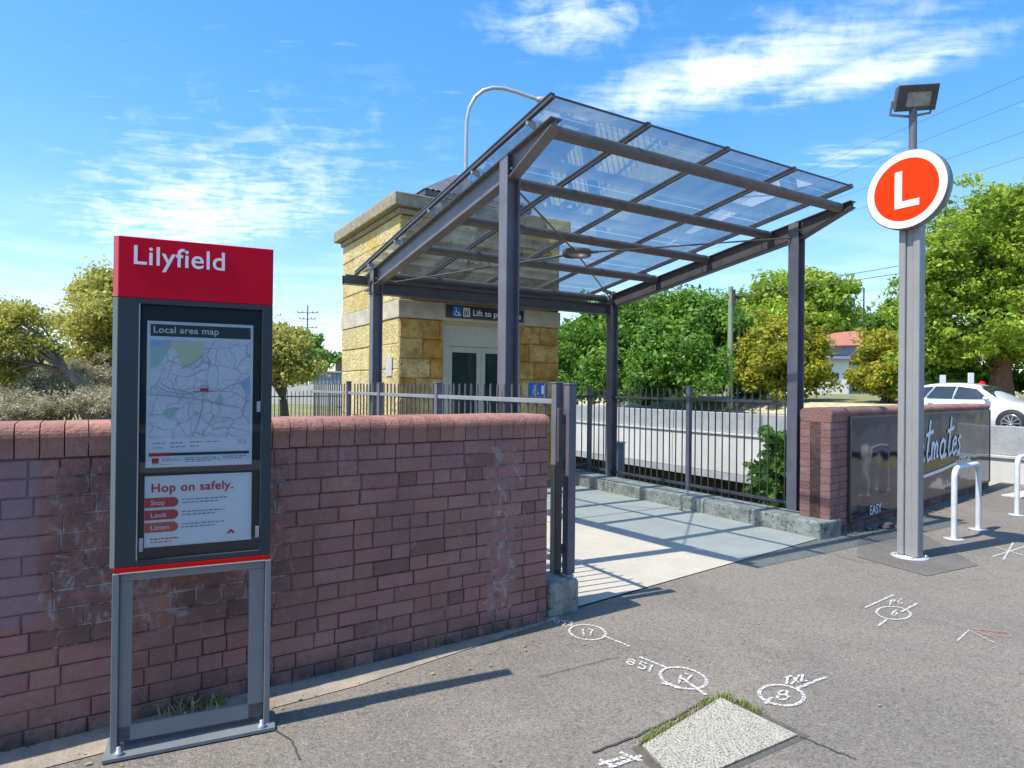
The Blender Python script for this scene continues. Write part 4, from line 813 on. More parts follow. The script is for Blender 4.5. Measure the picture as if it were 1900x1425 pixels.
def tree(name, label, base, lobes, nclump, per, clr, leaf, mt, seed, trunk=.25, bark=BARK, group=None, flat_=.75, cat='tree', split=.45, lean=None, shell=.55, limbs=14, aspect=.55):
    rng = np.random.default_rng(seed); t = thing(name, label, cat, base, frame='W', group=group); B = np.array(base, float)
    cs = []; wts = np.array([l[3]*l[4]*l[5] for l in lobes])**.67; wts /= wts.sum()
    for l, wt in zip(lobes, wts):
        k = max(4, int(nclump*wt)); d = rng.normal(size=(k, 3)); d /= np.linalg.norm(d, axis=1)[:, None]; d[:, 2] = np.where(d[:, 2] < -.45, -d[:, 2]*.6, d[:, 2]); r = (.66 + .34*rng.random(k))*np.where(rng.random(k) < .25, .55, 1)*(1 + .19*rng.normal(size=k))
        cs.append(np.array(l[:3]) + d*r[:, None]*np.array(l[3:6]))
    cs = np.vstack(cs); rad = clr*rng.uniform(.55, 1.35, len(cs))
    leaves_mesh('crown', cs, rad, per, leaf, mt, t, rng, flat_, shell=shell, aspect=aspect)
    m = MB(); cen = np.mean([l[:3] for l in lobes], axis=0); top = B + (cen - B)*split
    if lean is not None: top = np.array(lean)
    mid = (B*.5 + top*.5) + rng.normal(size=3)*np.array([.12, .12, 0])*trunk*2
    m.tube([B, mid, top], [trunk*1.15, trunk*.9, trunk*.75], 10)
    sel = rng.choice(len(cs), min(limbs, len(cs)), replace=False)
    for i in sel:
        q = cs[i]; k1 = top + (q-top)*.45 + np.array([0, 0, .12*np.linalg.norm(q-top)]) + rng.normal(size=3)*.08*np.linalg.norm(q-top)*.5
        m.tube([top, k1, q], [trunk*.45, trunk*.28, trunk*.08], 6)
        for j in rng.choice(len(cs), 2): 
            if np.linalg.norm(cs[j]-k1) < np.linalg.norm(q-top)*.9: m.tube([k1, (k1+cs[j])/2 + rng.normal(size=3)*.1, cs[j]], [trunk*.2, trunk*.12, trunk*.04], 5)
    m.build('trunk', bark, t, 'W'); return t
def lobe(x, y, Z, rx, rz, ry=None):               # a crown lobe given by where it is seen and how big it is there (photo px)
    p = W_at(x, y, Z); k = Z/CAM_F; return (p.x, p.y, p.z, rx*k, (ry or rx)*k, rz*k)
G_DEEP = leaf_mat('leaf_deep_green', (.045, .13, .015), (.24, .40, .05)); G_YEL = leaf_mat('leaf_yellow_green', (.18, .21, .02), (.50, .47, .05)); G_OLIVE = leaf_mat('leaf_olive', (.25, .27, .05), (.60, .55, .14)); G_FIG = leaf_mat('leaf_fig', (.11, .21, .02), (.46, .56, .06)); G_GREY = leaf_mat('leaf_grey_scrub', (.30, .27, .17), (.58, .52, .34), .2); G_MID = leaf_mat('leaf_mid', (.08, .19, .025), (.24, .38, .05))
def gb(x, Z, z): p = W_at(x, 740, Z); return (p.x, p.y, z)
# big right-hand spreading tree
tree('spreading_tree', 'large spreading tree with reddish trunk behind the white car at right', gb(1860, 24, 1.0), [lobe(1890, 400, 24, 150, 62), lobe(1790, 470, 23.5, 85, 55), lobe(1960, 520, 24, 150, 110), lobe(1830, 560, 24.5, 120, 75), lobe(1740, 600, 24, 55, 95), lobe(1900, 640, 25, 120, 60), lobe(2080, 480, 25, 130, 130), lobe(1745, 520, 23.5, 45, 60), lobe(1800, 650, 25.5, 95, 60), lobe(1960, 440, 23, 120, 80), lobe(1830, 640, 23.5, 110, 55), lobe(1900, 540, 23.5, 110, 90), lobe(1800, 540, 24.5, 110, 90), lobe(1740, 660, 24.5, 60, 60)], 1600, 115, .50, .155, G_FIG, 11, .42, BARKR, flat_=.6, limbs=26, split=.5)
tree('dense_tree', 'wide dense dark green tree directly behind the canopy and fence', gb(1195, 35, .9), [lobe(1100, 640, 34, 85, 75), lobe(1190, 600, 35, 85, 62), lobe(1275, 610, 35, 95, 62), lobe(1200, 690, 33, 170, 56), lobe(1335, 650, 35, 60, 88), lobe(1060, 690, 34, 60, 65), lobe(1150, 720, 32, 110, 32), lobe(1300, 712, 33, 95, 38), lobe(1230, 640, 33.5, 110, 60)], 1150, 130, .70, .23, G_DEEP, 12, .4, BARK, limbs=14)
tree('tall_fig', 'tall domed olive green tree behind the utility pole and terracotta roof', gb(1480, 58, 1.2), [lobe(1480, 560, 58, 92, 55), lobe(1505, 540, 58, 55, 45), lobe(1440, 600, 57, 75, 50), lobe(1540, 610, 58, 50, 55), lobe(1480, 620, 57, 90, 60)], 460, 120, 1.15, .36, G_FIG, 13, .6, flat_=.6)
tree('yellow_green_tree', 'rounded yellow-green tree beside the pale utility pole', gb(1450, 31, 1.0), [lobe(1450, 650, 31, 76, 58), lobe(1488, 680, 31, 42, 60), lobe(1410, 690, 31, 45, 55), lobe(1445, 715, 31, 72, 36), lobe(1450, 680, 30, 70, 50)], 460, 130, .50, .18, G_YEL, 14, .2)
tree('yellow_green_tree', 'yellow-green tree between the white house and the station sign post', gb(1640, 28, 1.0), [lobe(1640, 665, 28, 52, 52), lobe(1625, 715, 28, 42, 38), lobe(1690, 690, 28, 60, 65), lobe(1650, 700, 27.5, 60, 45)], 400, 130, .45, .16, G_YEL, 15, .2)
tree('background_tree', 'mid green tree crown behind the terracotta roof', gb(1600, 60, 1.2), [lobe(1600, 620, 60, 60, 32), lobe(1660, 600, 60, 50, 40), lobe(1560, 640, 60, 40, 30)], 130, 70, 1.1, .42, G_MID, 16, .5)
tree('background_tree', 'distant dark tree filling the gap beside the tall domed tree', gb(1370, 62, 1.2), [lobe(1370, 600, 62, 50, 38), lobe(1310, 620, 62, 60, 40)], 100, 70, 1.1, .42, G_DEEP, 17, .5)
# hedge mass under the right-hand trees
for i, (x, Z, rx, lb) in enumerate(((1760, 25.5, 75, 'dark shrub under the spreading tree left of its trunk'), (1930, 26, 90, 'dark shrub under the spreading tree at the right edge'))):
    tree('shrub', lb, gb(x, Z, .9), [lobe(x, 712, Z, rx, 34)], 90, 80, .45, .18, G_DEEP, 30+i, .06, cat='shrub', limbs=8)
# left-hand trees
LZ = 11.5
lt1 = tree('leaning_tree', 'sparse olive tree leaning left with bare grey branches at the left edge', tuple(W_at(222, 800, LZ)), [lobe(30, 590, LZ, 60, 32), lobe(-40, 620, LZ, 70, 50), lobe(60, 640, LZ, 45, 22), lobe(-30, 700, LZ, 60, 40), lobe(20, 640, LZ, 60, 30)], 240, 120, .30, .06, G_OLIVE, 18, .085, mat('grey_bark', (.20, .16, .13), .95, .4, 6, .5, 25), limbs=16, lean=W_at(125, 690, LZ)[:], shell=.35)
tree('olive_tree', 'dense upright olive green tree just left of the map pylon', tuple(gb(190, 13.5, 0)), [lobe(175, 560, 13.5, 38, 48), lobe(215, 530, 13.5, 40, 30), lobe(150, 610, 13.5, 40, 34), lobe(230, 640, 13.5, 55, 70), lobe(165, 680, 13.5, 42, 48), lobe(290, 600, 13.5, 70, 60), lobe(190, 600, 13, 45, 50), lobe(120, 700, 13.6, 45, 40)], 520, 120, .36, .075, G_OLIVE, 19, .12, limbs=20)
tree('olive_tree', 'loose olive tree seen between the map pylon and the lift tower', tuple(gb(535, 18, .2)), [lobe(525, 650, 18, 46, 42), lobe(545, 690, 18, 42, 38), lobe(480, 660, 18, 60, 60), lobe(515, 625, 18, 22, 18)], 360, 110, .42, .10, G_OLIVE, 20, .14, limbs=18)
tree('conical_tree', 'dark green pointed tree beside the loose olive tree', tuple(gb(590, 32, 1.0)), [lobe(572, 640, 32, 20, 26), lobe(590, 668, 32, 34, 24), lobe(560, 690, 32, 30, 20)], 120, 70, .42, .20, G_DEEP, 21, .18)
scr = [(20, 690, 12.2, 75, 45), (100, 725, 11.8, 60, 40), (170, 705, 12.6, 55, 42), (60, 755, 11.2, 80, 26), (180, 750, 11.4, 50, 28)]
sl = ['at the left edge under the leaning tree', 'in the gap below the leaning trunk', 'between the leaning trunk and the upright olive tree', 'low against the iron fence at the left edge', 'low against the iron fence beside the pylon']
for i, (x, y, Z, rx, rz) in enumerate(scr):
    t = tree('scrub_bush', 'grey twiggy scrub bush ' + sl[i], tuple(gb(x, Z, -.05)), [lobe(x, y, Z, rx, rz)], 80, 120, .22, .055, G_GREY, 40+i, .035, mat('dead_twig', (.30, .26, .22), .95, .3, 8), cat='shrub', limbs=45, split=.15, shell=.2, aspect=.28, group='scrub beyond the brick parapet')
# plants by the fence
q = F2W(.75, .35, 0); tree('broadleaf_shrub', 'glossy green shrub growing up behind the picket fence by the front post', (q.x, q.y, -.9), [(q.x, q.y, .62, .42, .42, .46), (q.x-.05, q.y+.15, .15, .5, .5, .4), (q.x-.25, q.y+.2, .85, .3, .3, .28), (q.x-.35, q.y+.3, .35, .35, .35, .35)], 170, 50, .12, .095, G_MID, 50, .03, cat='shrub', limbs=18, aspect=.6)
q = F2W(-.12, 4.75, 0); tree('broadleaf_shrub', 'small yellow-green shrub behind the fence next to the lift tower', (q.x, q.y, -.2), [(q.x, q.y, .55, .18, .18, .28), (q.x-.2, q.y, .3, .25, .2, .22)], 40, 45, .10, .08, G_YEL, 51, .02, cat='shrub', limbs=10)
cab = MB(); cab.box(.30, .44, 3.55, 3.75, -.2, .70); cab.box(.29, .45, 3.54, 3.76, .70, .73); tag(cab.build('service_cabinet', mat('cabinet_blue_grey', (.22, .27, .30), .5, .2, 8), base=(.37, 3.65, -.2), bevel=.01), 'small blue-grey service cabinet behind the fence near the rear canopy post', 'cabinet')

def blades(name, label, pts, n, h, mt, seed, cat='weed', kind=None, spread=.05, group=None):
    rng = np.random.default_rng(seed); m = MB()
    for k in range(n):
        p = Vector(pts[rng.integers(len(pts))]) + Vector((rng.normal()*spread, rng.normal()*spread*.6, 0)); a = rng.uniform(0, 6.28); l = h*rng.uniform(.4, 1.15); o_ = Vector((math.cos(a), math.sin(a), 0)); wv = o_.cross(Vector((0, 0, 1)))*h*.05; tip = o_*l*rng.uniform(.2, .8); c = (rng.random(), 0, 0)
        m.add([p-wv, p+wv, p+wv*.8+tip*.4+Vector((0,0,l*.6)), p-wv*.8+tip*.4+Vector((0,0,l*.6)), p+tip+Vector((0,0,l*.85))], [(0,1,2,3),(3,2,4)], False, c)
    p0 = pts[0]; o = m.build(name, mt, base=(p0[0], p0[1], .012)); return tag(o, label, cat, group, kind)
GW = leaf_mat('weed_green', (.12, .22, .02), (.34, .36, .06)); DW = leaf_mat('weed_dry', (.30, .24, .12), (.42, .36, .20), .1)
w1 = gz(805, 1207); blades('weed', 'tall spiky green weed at the foot of the brick parapet', [(w1.x, w1.y+.02, .0)], 34, .15, GW, 60, spread=.03)
w2 = gz(405, 1316); blades('weed', 'small bright green weed seen through the pylon frame', [(w2.x, w2.y+.02, 0)], 30, .07, GW, 61, spread=.025)
w3 = gz(330, 1338); blades('weed', 'dry straw-coloured weed at the wall foot inside the pylon frame', [(w3.x, w3.y+.03, 0), (w3.x+.1, w3.y+.03, 0)], 70, .10, DW, 62, spread=.05)
fx_ = []
for k in range(60):
    s = k/60; p = WL + wdir*(3.2 + 6.2*s); fx_.append((p.x, p.y-.012, .012))
blades('wall_foot_moss', 'thin moss and grass fringe along the foot of the brick parapet', fx_, 420, .03, leaf_mat('moss', (.07, .09, .02), (.22, .22, .07), .1), 63, 'moss', kind='stuff', spread=.018)

# pit cover in the footpath with grass round it
c4 = [gz(*p) for p in ((1337, 1300), (1484, 1372), (1262, 1470), (1188, 1392))]
pit = thing('pit_cover', 'square exposed-aggregate concrete pit cover in the asphalt footpath', 'cover', (c4[0].x, c4[0].y, .012))
m = MB(); cc = sum((Vector((p.x, p.y, 0)) for p in c4), Vector())/4
def ins(p, k): v = cc + (Vector((p.x, p.y, 0))-cc)*k; return (v.x, v.y)
def crd(k, z): return [(*ins(p, k), z) for p in c4]
m.add(crd(1.12, .0135), [(0, 1, 2, 3)][::1]); m.build('recess', mat('recess_dirt', (.13, .115, .095), .95, .3, 20, .6, 60), pit)
m = MB(); top_ = crd(.97, .024); bot_ = crd(.97, .0137); m.add(bot_+top_, [(4,5,6,7)[::-1],(0,1,5,4)[::-1],(1,2,6,5)[::-1],(2,3,7,6)[::-1],(3,0,4,7)[::-1]])
m.build('slab', mat('exposed_aggregate', (.56, .52, .41), .85, 0, 45, 1.0, 90, col2=(.44, .41, .33), speck=(95, .53, .63, (.17, .16, .135))), pit)
def edge_pts(i, j, k0, k1, n=14):
    a, b_ = Vector((*ins(c4[i], 1.07), .013)), Vector((*ins(c4[j], 1.07), .013)); return [tuple(a.lerp(b_, k0+(k1-k0)*s/n)) for s in range(n)]
rg = random.Random(12)
def patchy(i, j, k0, k1, n=9): return [p for p in edge_pts(i, j, k0, k1, 26) if rg.random() < .55]
blades('grass_tufts', 'green grass tufts along the left edge of the pit cover', patchy(0, 3, .02, .98), 230, .040, GW, 64, 'grass', kind='stuff', spread=.020)
blades('dry_grass', 'dry straw grass along the left edge of the pit cover', patchy(0, 3, .1, .98), 170, .032, DW, 66, 'grass', kind='stuff', spread=.028)
blades('grass_tufts', 'grass tufts along the far edge of the pit cover', patchy(0, 1, .02, .5), 150, .040, GW, 65, 'grass', kind='stuff', spread=.020)
cr_ = MB()
for pl, wd_ in (([(1100, 1403), (1180, 1372), (1250, 1338), (1330, 1293)], .012), ([(1483, 1372), (1530, 1392), (1600, 1420)], .007), ([(1000, 1262), (1100, 1235), (1160, 1222)], .005), ([(500, 1355), (540, 1380), (560, 1425)], .008), ([(1540, 1030), (1590, 1045), (1640, 1050)], .006)):
    pts = []
    for a, b_ in zip(pl[:-1], pl[1:]):
        for s in range(6): pts.append((a[0]+(b_[0]-a[0])*s/6+random.uniform(-2, 2), a[1]+(b_[1]-a[1])*s/6+random.uniform(-1, 1)))
    ribbon(cr_, [(*gz(*p)[:2], .0172) for p in pts], wd_, (0, 0, 1))
tag(cr_.build('crack', mat('crack_dark', (.07, .065, .06), .95), base=(-4, -2, 0)), kind='structure')

# ------------------------------------------------------------------ paint marks on the footpath (survey marks)
DIG = {'1': [[(.3,0),(.3,1)]], '5': [[(.7,1),(.2,1),(.2,.6),(.6,.55),(.7,.25),(.5,0),(.1,.05)]], '8': [arc(.4,.74,.25,.24,0,6.3,10), arc(.4,.27,.3,.27,0,6.3,10)], '6': [[(.6,1),(.25,.7),(.15,.3)], arc(.4,.27,.27,.27,0,6.3,10)],
 'W': [[(0,1),(.2,0),(.4,.7),(.6,0),(.8,1)]], '2': [[(.1,.8),(.35,1),(.65,.75),(.1,0),(.7,0)]], '4': [[(.55,0),(.55,1),(.05,.35),(.75,.35)]], '7': [[(.1,1),(.7,1),(.3,0)]], 'T': [[(0,1),(.8,1)],[(.4,1),(.4,0)]], 'X': [[(0,0),(.7,1)],[(0,1),(.7,0)]], 'L': [[(.1,1),(.1,0),(.7,0)]], 'P': [[(.1,0),(.1,1),(.6,.9),(.6,.55),(.1,.5)]], 'C': [arc(.45,.5,.35,.5,.8,5.5,10)]}
def mark_mat(name, c, cover=.5):
    m = bpy.data.materials.new(name); m.use_nodes = True; t = m.node_tree; b = t.nodes['Principled BSDF']; b.inputs['Base Color'].default_value = (*c, 1); b.inputs['Roughness'].default_value = .9; L = t.links.new
    tc = N(t, 'ShaderNodeTexCoord'); n = N(t, 'ShaderNodeTexNoise'); n.inputs['Scale'].default_value = 70; n.inputs['Detail'].default_value = 4; L(tc.outputs['Object'], n.inputs[0]); r = N(t, 'ShaderNodeMapRange'); r.inputs[1].default_value = cover-.12; r.inputs[2].default_value = cover+.05; r.inputs[3].default_value = .05; r.inputs[4].default_value = .8; L(n.outputs[0], r.inputs[0]); L(r.outputs[0], b.inputs['Alpha']); return m
CHALK = mark_mat('worn_white_paint', (.70, .69, .66), .50); PINK = mark_mat('worn_red_paint', (.50, .22, .16), .56)
def mark(label, strokes, glyphs=(), wd=.020, mt=CHALK):
    m = MB(); P0 = gz(*strokes[0][0])
    def put(pts, w_):
        ribbon(m, [(*gz(*p)[:2], .0185) for p in pts], w_, (0, 0, 1))
    for s_ in strokes: put(s_, wd)
    for (ch_, ox, oy, rx, ry, ux_, uy_) in glyphs:
        for s_ in DIG[ch_]: put([(ox+x*rx+y*ux_, oy+x*ry+y*uy_) for x, y in s_], wd*.72)
    return tag(m.build('paint_mark', mt, base=(P0.x, P0.y, .018)), label, 'marking', 'sprayed survey marks on the footpath')
def ell(cx, cy, rx, ry, tilt=0): return [(cx+rx*math.cos(a)*math.cos(tilt)-ry*math.sin(a)*math.sin(tilt), cy+rx*math.cos(a)*math.sin(tilt)+ry*math.sin(a)*math.cos(tilt)) for a in np.linspace(0, 6.28, 22)]
mark('white circled mark with tail nearest the gate post plinth', [ell(1090, 1178, 34, 14, .1), [(1118, 1184), (1145, 1195), (1170, 1205)], [(1022, 1152), (1062, 1160)]], [('W', 1028, 1160, 14, 5, -2, -8), ('2', 1042, 1165, 14, 5, -2, -9), ('4', 1054, 1168, 14, 5, -2, -9), ('1', 1078, 1184, 18, 3, -2, -12), ('7', 1090, 1184, 16, 3, -2, -12)], .017)
mark('white circled mark with number 158 at the far corner of the pit cover', [ell(1268, 1264, 44, 19, .2), [(1186, 1224), (1240, 1246)], [(1262, 1262), (1310, 1296)], [(1225, 1272), (1262, 1284)]], [('8', 1160, 1236, 22, 8, 4, -10), ('5', 1180, 1244, 22, 8, 5, -12), ('1', 1198, 1250, 22, 8, 5, -12), ('1', 1254, 1274, 18, 4, 4, -16), ('7', 1264, 1272, 22, 5, 4, -16)], .019)
mark('white circled mark lettered TXL right of the pit cover', [ell(1450, 1296, 42, 19, .12), [(1420, 1312), (1432, 1300)], [(1478, 1284), (1532, 1262)]], [('8', 1438, 1306, 34, -2, 2, -18), ('T', 1452, 1278, 18, -5, 3, -14), ('X', 1468, 1277, 18, -5, 3, -15), ('L', 1485, 1273, 18, -5, 3, -15)], .020)
mark('white circled mark with struck tail in front of the station sign', [ell(1658, 1142, 32, 12, .08), [(1630, 1166), (1645, 1154)], [(1672, 1140), (1702, 1124)], [(1605, 1132), (1658, 1108)]], [('6', 1652, 1148, 18, -3, 1, -10), ('P', 1650, 1128, 14, -4, 2, -9), ('C', 1664, 1127, 14, -4, 2, -9)], .017)
mark('faint thin white angle mark at the right side of the footpath', [[(1776, 1194), (1798, 1174), (1850, 1200)]], (), .012)
mark('faint red smudge mark at the right side of the footpath', [[(1805, 1172), (1870, 1178)], [(1820, 1182), (1878, 1186)], [(1812, 1176), (1850, 1190)]], (), .022, PINK)
mark('white scribbled cross mark under the hoop bollards', [[(1842, 1036), (1905, 1016)], [(1848, 1018), (1900, 1034)], [(1880, 1010), (1862, 1042)]], (), .018)
mark('white scrawl at the bottom edge beside the pit cover', [[(1110, 1426), (1160, 1412)], [(1150, 1404), (1192, 1420)], [(1130, 1432), (1190, 1410)], [(1112, 1418), (1140, 1430)]], (), .020)
mark('red paint dab at the foot of the map pylon', [[(480, 1318), (512, 1306)], [(484, 1324), (508, 1312)]], (), .03, PINK)

# ------------------------------------------------------------------ low iron fence and things beyond the left wall
IRON = mat('iron_rust', (.07, .05, .04), .8, .4, 10)
i_f = thing('iron_fence', 'low dark iron fence in the grass beyond the brick parapet', 'fence', (-8.4, 13.5, .1), frame='W')
fa, fb_ = Vector((-10.5, 11.2, 0)), Vector((-3.6, 22.5, 0)); L_ = (fb_-fa).length; e2 = (fb_-fa)/L_
m = MB(); k = int(L_/.14)
for i in range(k+1):
    p = fa+e2*(L_*i/k); z1 = 1.50 + random.uniform(-.03, .03); m.tube([(p.x, p.y, .1), (p.x, p.y, z1-.05), (p.x, p.y, z1)], [.011, .011, .003], 5)
m.build('picket_panel', IRON, i_f, 'W')
for z in (.4, 1.32): m = MB(); m.beam((fa.x, fa.y, z), (fb_.x, fb_.y, z), .03, .03); m.build('rail', IRON, i_f, 'W')
sh = thing('shed', 'grey corrugated metal shed seen between olive tree and lift tower', 'shed', gb(605, 31, .9), frame='W')
def wbox(x0, x1, y0, y1, z0, z1): b_ = MB(); b_.box(x0, x1, y0, y1, z0, z1); return b_
a = W_at(578, 730, 31); b_ = W_at(700, 730, 31)
m = MB(); xx = a.x
while xx < b_.x: m.box(xx, xx+.09, 31, 33, .8, 2.26); m.box(xx+.09, xx+.18, 31.03, 33, .8, 2.26); xx += .18
m.build('wall', mat('shed_metal', (.33, .36, .40), .5, .2, 2, metal=.2), sh, 'W'); m = wbox(a.x-.1, b_.x+.1, 30.9, 33.1, 2.265, 2.33); m.build('roof', mat('shed_roof', (.42, .45, .48), .5), sh, 'W')
lw = wbox(W_at(500, 735, 26).x, W_at(720, 735, 26).x, 26, 26.25, .8, 1.68); tag(lw.build('low_wall', mat('low_wall_pale', (.66, .64, .58), .9, .2, 2), frame='W'), 'low pale concrete wall in front of the corrugated shed', 'wall')
rh = thing('brick_house', 'distant house with red tiled roof beside the lift tower', 'house', gb(660, 52, 1), frame='W'); hx = W_at(622, 690, 52).x
TERRA = mat('terracotta_tiles', (.42, .13, .07), .85, .35, 3, .5, 12, stretch=(1, 1, 4))
m = wbox(hx, hx+9, 52, 60, 1, 3.9); m.build('wall', mat('house_brick', (.30, .16, .12), .9, .2, 3), rh, 'W')
m = MB(); m.add([(hx-.4, 51.6, 3.9), (hx+9.4, 51.6, 3.9), (hx+9.4, 60.4, 3.9), (hx-.4, 60.4, 3.9), (hx+2.5, 56, 5.4), (hx+6.5, 56, 5.4)], [(0,1,5,4),(1,2,5),(2,3,4,5),(3,0,4)]); m.build('roof', TERRA, rh, 'W')
# lattice-armed power pole far left
GREYWOOD = mat('grey_wood', (.20, .18, .17), .9, .2, 4)
pl_ = thing('power_pole', 'distant power pole with crossarms above the olive tree', 'pole', gb(571, 62, 1), frame='W'); p = W_at(571, 566, 62)
m = MB(); m.tube([(p.x, 62, 1), (p.x, 62, p.z)], [.12, .06], 8); m.build('pole', GREYWOOD, pl_, 'W')
for dz, hw_ in ((-.75, .95), (-1.35, .75), (-2.2, .9)): m = MB(); m.box(p.x-hw_, p.x+hw_, 61.9, 62.1, p.z+dz-.03, p.z+dz+.03); [m.box(p.x+s_*hw_-.03, p.x+s_*hw_+.03, 61.95, 62.05, p.z+dz, p.z+dz+.16) for s_ in (-1, -.5, .5, 1)]; m.build('crossarm', GREYWOOD, pl_, 'W')
# swan-neck light pole behind the tower
q0 = W_at(865, 315, 13.8); q1 = W_at(1012, 188, 13.8)
sw = thing('street_light', 'thin pale swan-neck light pole arching above the canopy', 'street light', (q0.x, q0.y, 0), frame='W')
pts = [(q0.x, q0.y, 0), (q0.x, q0.y, 3.5)] + [W_at(x, y, 13.8)[:] for x, y in ((865, 260), (866, 225), (871, 200), (882, 180), (897, 168), (915, 163), (935, 164), (960, 171), (985, 180), (1003, 186))]
m = MB(); m.tube(pts, [.06, .05] + [.042]*(len(pts)-2), 10); m.build('pole', mat('light_pole', (.50, .52, .52), .35, .1, 6, metal=.4), sw, 'W')
m = MB(); m.tube([W_at(996, 184, 13.8), W_at(1006, 187, 13.8), W_at(1020, 191, 13.8)], [.05, .10, .06], 10); m.build('lamp_head', GALV, sw, 'W')
# green utility pole + companion
up_ = thing('utility_pole', 'tall green-grey utility pole in front of the yellow-green tree', 'pole', gb(1356, 30, .9), frame='W'); p = W_at(1356, 532, 30)
m = MB(); m.tube([(p.x, 30, .8), (p.x, 30, p.z)], [.15, .11], 10); m.build('pole', mat('pole_green', (.30, .36, .24), .8, .3, 3, stretch=(3, 3, .3)), up_, 'W')
m = MB(); m.box(p.x-.12, p.x+.5, 29.94, 30.06, p.z-.55, p.z-.43); m.box(p.x+.06, p.x+.16, 29.8, 30.2, p.z-.9, p.z-.15); m.build('crossarm', DARKBARK, up_, 'W'); UPZ = p
up2 = thing('utility_pole', 'thin pale pole just right of the green utility pole', 'pole', gb(1371, 33, .9), frame='W'); p = W_at(1371, 588, 33)
m = MB(); m.tube([(p.x, 33, .8), (p.x, 33, p.z)], .075, 8); m.build('pole', mat('pole_pale', (.52, .48, .42), .8, .2, 3), up2, 'W')
ap = thing('roof_mast', 'thin mast standing behind the terracotta roofed house', 'mast', gb(1603, 47, 1), frame='W'); p = W_at(1603, 534, 47); m = MB(); m.tube([(p.x, 47, 1), (p.x, 47, p.z)], .05, 6); m.build('mast', DARKBARK, ap, 'W')
# overhead wires
WIRE = mat('wire', (.10, .10, .11), .6)
def wire(label, a, b_, sag, r=.010):
    a, b_ = Vector(a), Vector(b_); pts = [a.lerp(b_, i/24) - Vector((0, 0, sag*4*(i/24)*(1-i/24))) for i in range(25)]
    m = MB(); m.tube(pts, r, 5); tag(m.build('power_line', WIRE, frame='W'), label, 'cable', 'overhead wires')
wl = ['topmost overhead wire rising to the upper right above the floodlight', 'second overhead wire, passing behind the floodlight stem', 'third overhead wire, passing behind the round L sign', 'lowest high wire, just above the spreading tree']
for lb, (x0, y0, x1, y1) in zip(wl, ((1240, 420, 1900, 135), (1240, 440, 1900, 180), (1240, 470, 1900, 238), (1240, 490, 1900, 285))):
    a = W_at(x0, y0, 95); sl_ = (y1-y0)/(x1-x0); b_ = W_at(2400, y0+sl_*(2400-x0), 24); wire(lb, a, b_, .35, .013)
for lb, (y0, y1) in zip(('upper service wire running right from the green utility pole', 'lower service wire running right from the green utility pole'), ((541, 489), (550, 503))):
    wire(lb, W_at(1366, y0, 30), W_at(2100, y0+(y1-y0)/294*734, 20), .12, .014)

# ------------------------------------------------------------------ white house
hs_t = thing('white_house', 'white rendered house with terracotta roof seen between the yellow-green trees', 'house', gb(1580, 40, 1.0), frame='W')
WH = mat('house_white', (.88, .88, .87), .8, .08, 2); GR = mat('house_blue_grey', (.38, .42, .50), .7, .08, 2); HG = mat('house_glass', (.05, .07, .09), .1)
hx0 = W_at(1500, 700, 40).x; hx1 = W_at(1640, 700, 40).x; xm = W_at(1575, 700, 40).x
m = wbox(hx0, xm, 40, 47, .9, 3.55); m.build('wall', WH, hs_t, 'W')
m = wbox(xm+.002, hx1, 41.2, 47, .9, 3.3); m.build('porch_wall', mat('house_offwhite', (.80, .81, .83), .8, .08, 2), hs_t, 'W')
m = wbox(W_at(1541, 700, 41).x, hx1, 41.5, 47, 3.3, 4.55); m.build('upper_wall', GR, hs_t, 'W')
m = MB(); m.add([(hx0-.3, 39.7, 3.55), (xm+2.2, 39.7, 3.62), (xm+2.2, 41.6, 3.95), (hx0-.3, 41.6, 3.95)], [(0,1,2,3)]); m.add([(hx0-.3, 39.7, 3.50), (xm+2.2, 39.7, 3.56), (xm+2.2, 39.7, 3.66), (hx0-.3, 39.7, 3.60)], [(0,1,2,3)]); m.build('awning', mat('awning_dark', (.15, .17, .22), .5), hs_t, 'W')
rx0_, rx1_ = W_at(1528, 640, 41).x, W_at(1660, 640, 41).x
m = MB(); m.add([(rx0_, 41, 4.5), (rx1_, 41, 4.62), (rx1_, 48, 4.62), (rx0_, 48, 4.5), (rx0_+2.2, 44, 5.6), (rx1_-1, 44, 5.75)], [(0,1,5,4),(1,2,5),(2,3,4,5),(3,0,4)]); m.build('roof', mat('house_tiles', (.50, .19, .12), .85, .3, 6, .5, 14), hs_t, 'W')
for (x0, x1, z0, z1, yy) in ((W_at(1541, 700, 40).x, W_at(1556, 700, 40).x, 2.35, 2.7, 39.97), (W_at(1583, 700, 41).x, W_at(1600, 700, 41).x, 1.6, 2.9, 41.15)):
    m = wbox(x0-.06, x1+.06, yy-.03, yy+.01, z0-.06, z1+.06); fo_ = m.build('window', WH, hs_t, 'W'); m = wbox(x0, x1, yy-.04, yy-.031, z0, z1); m.build('pane', HG, fo_, 'W')

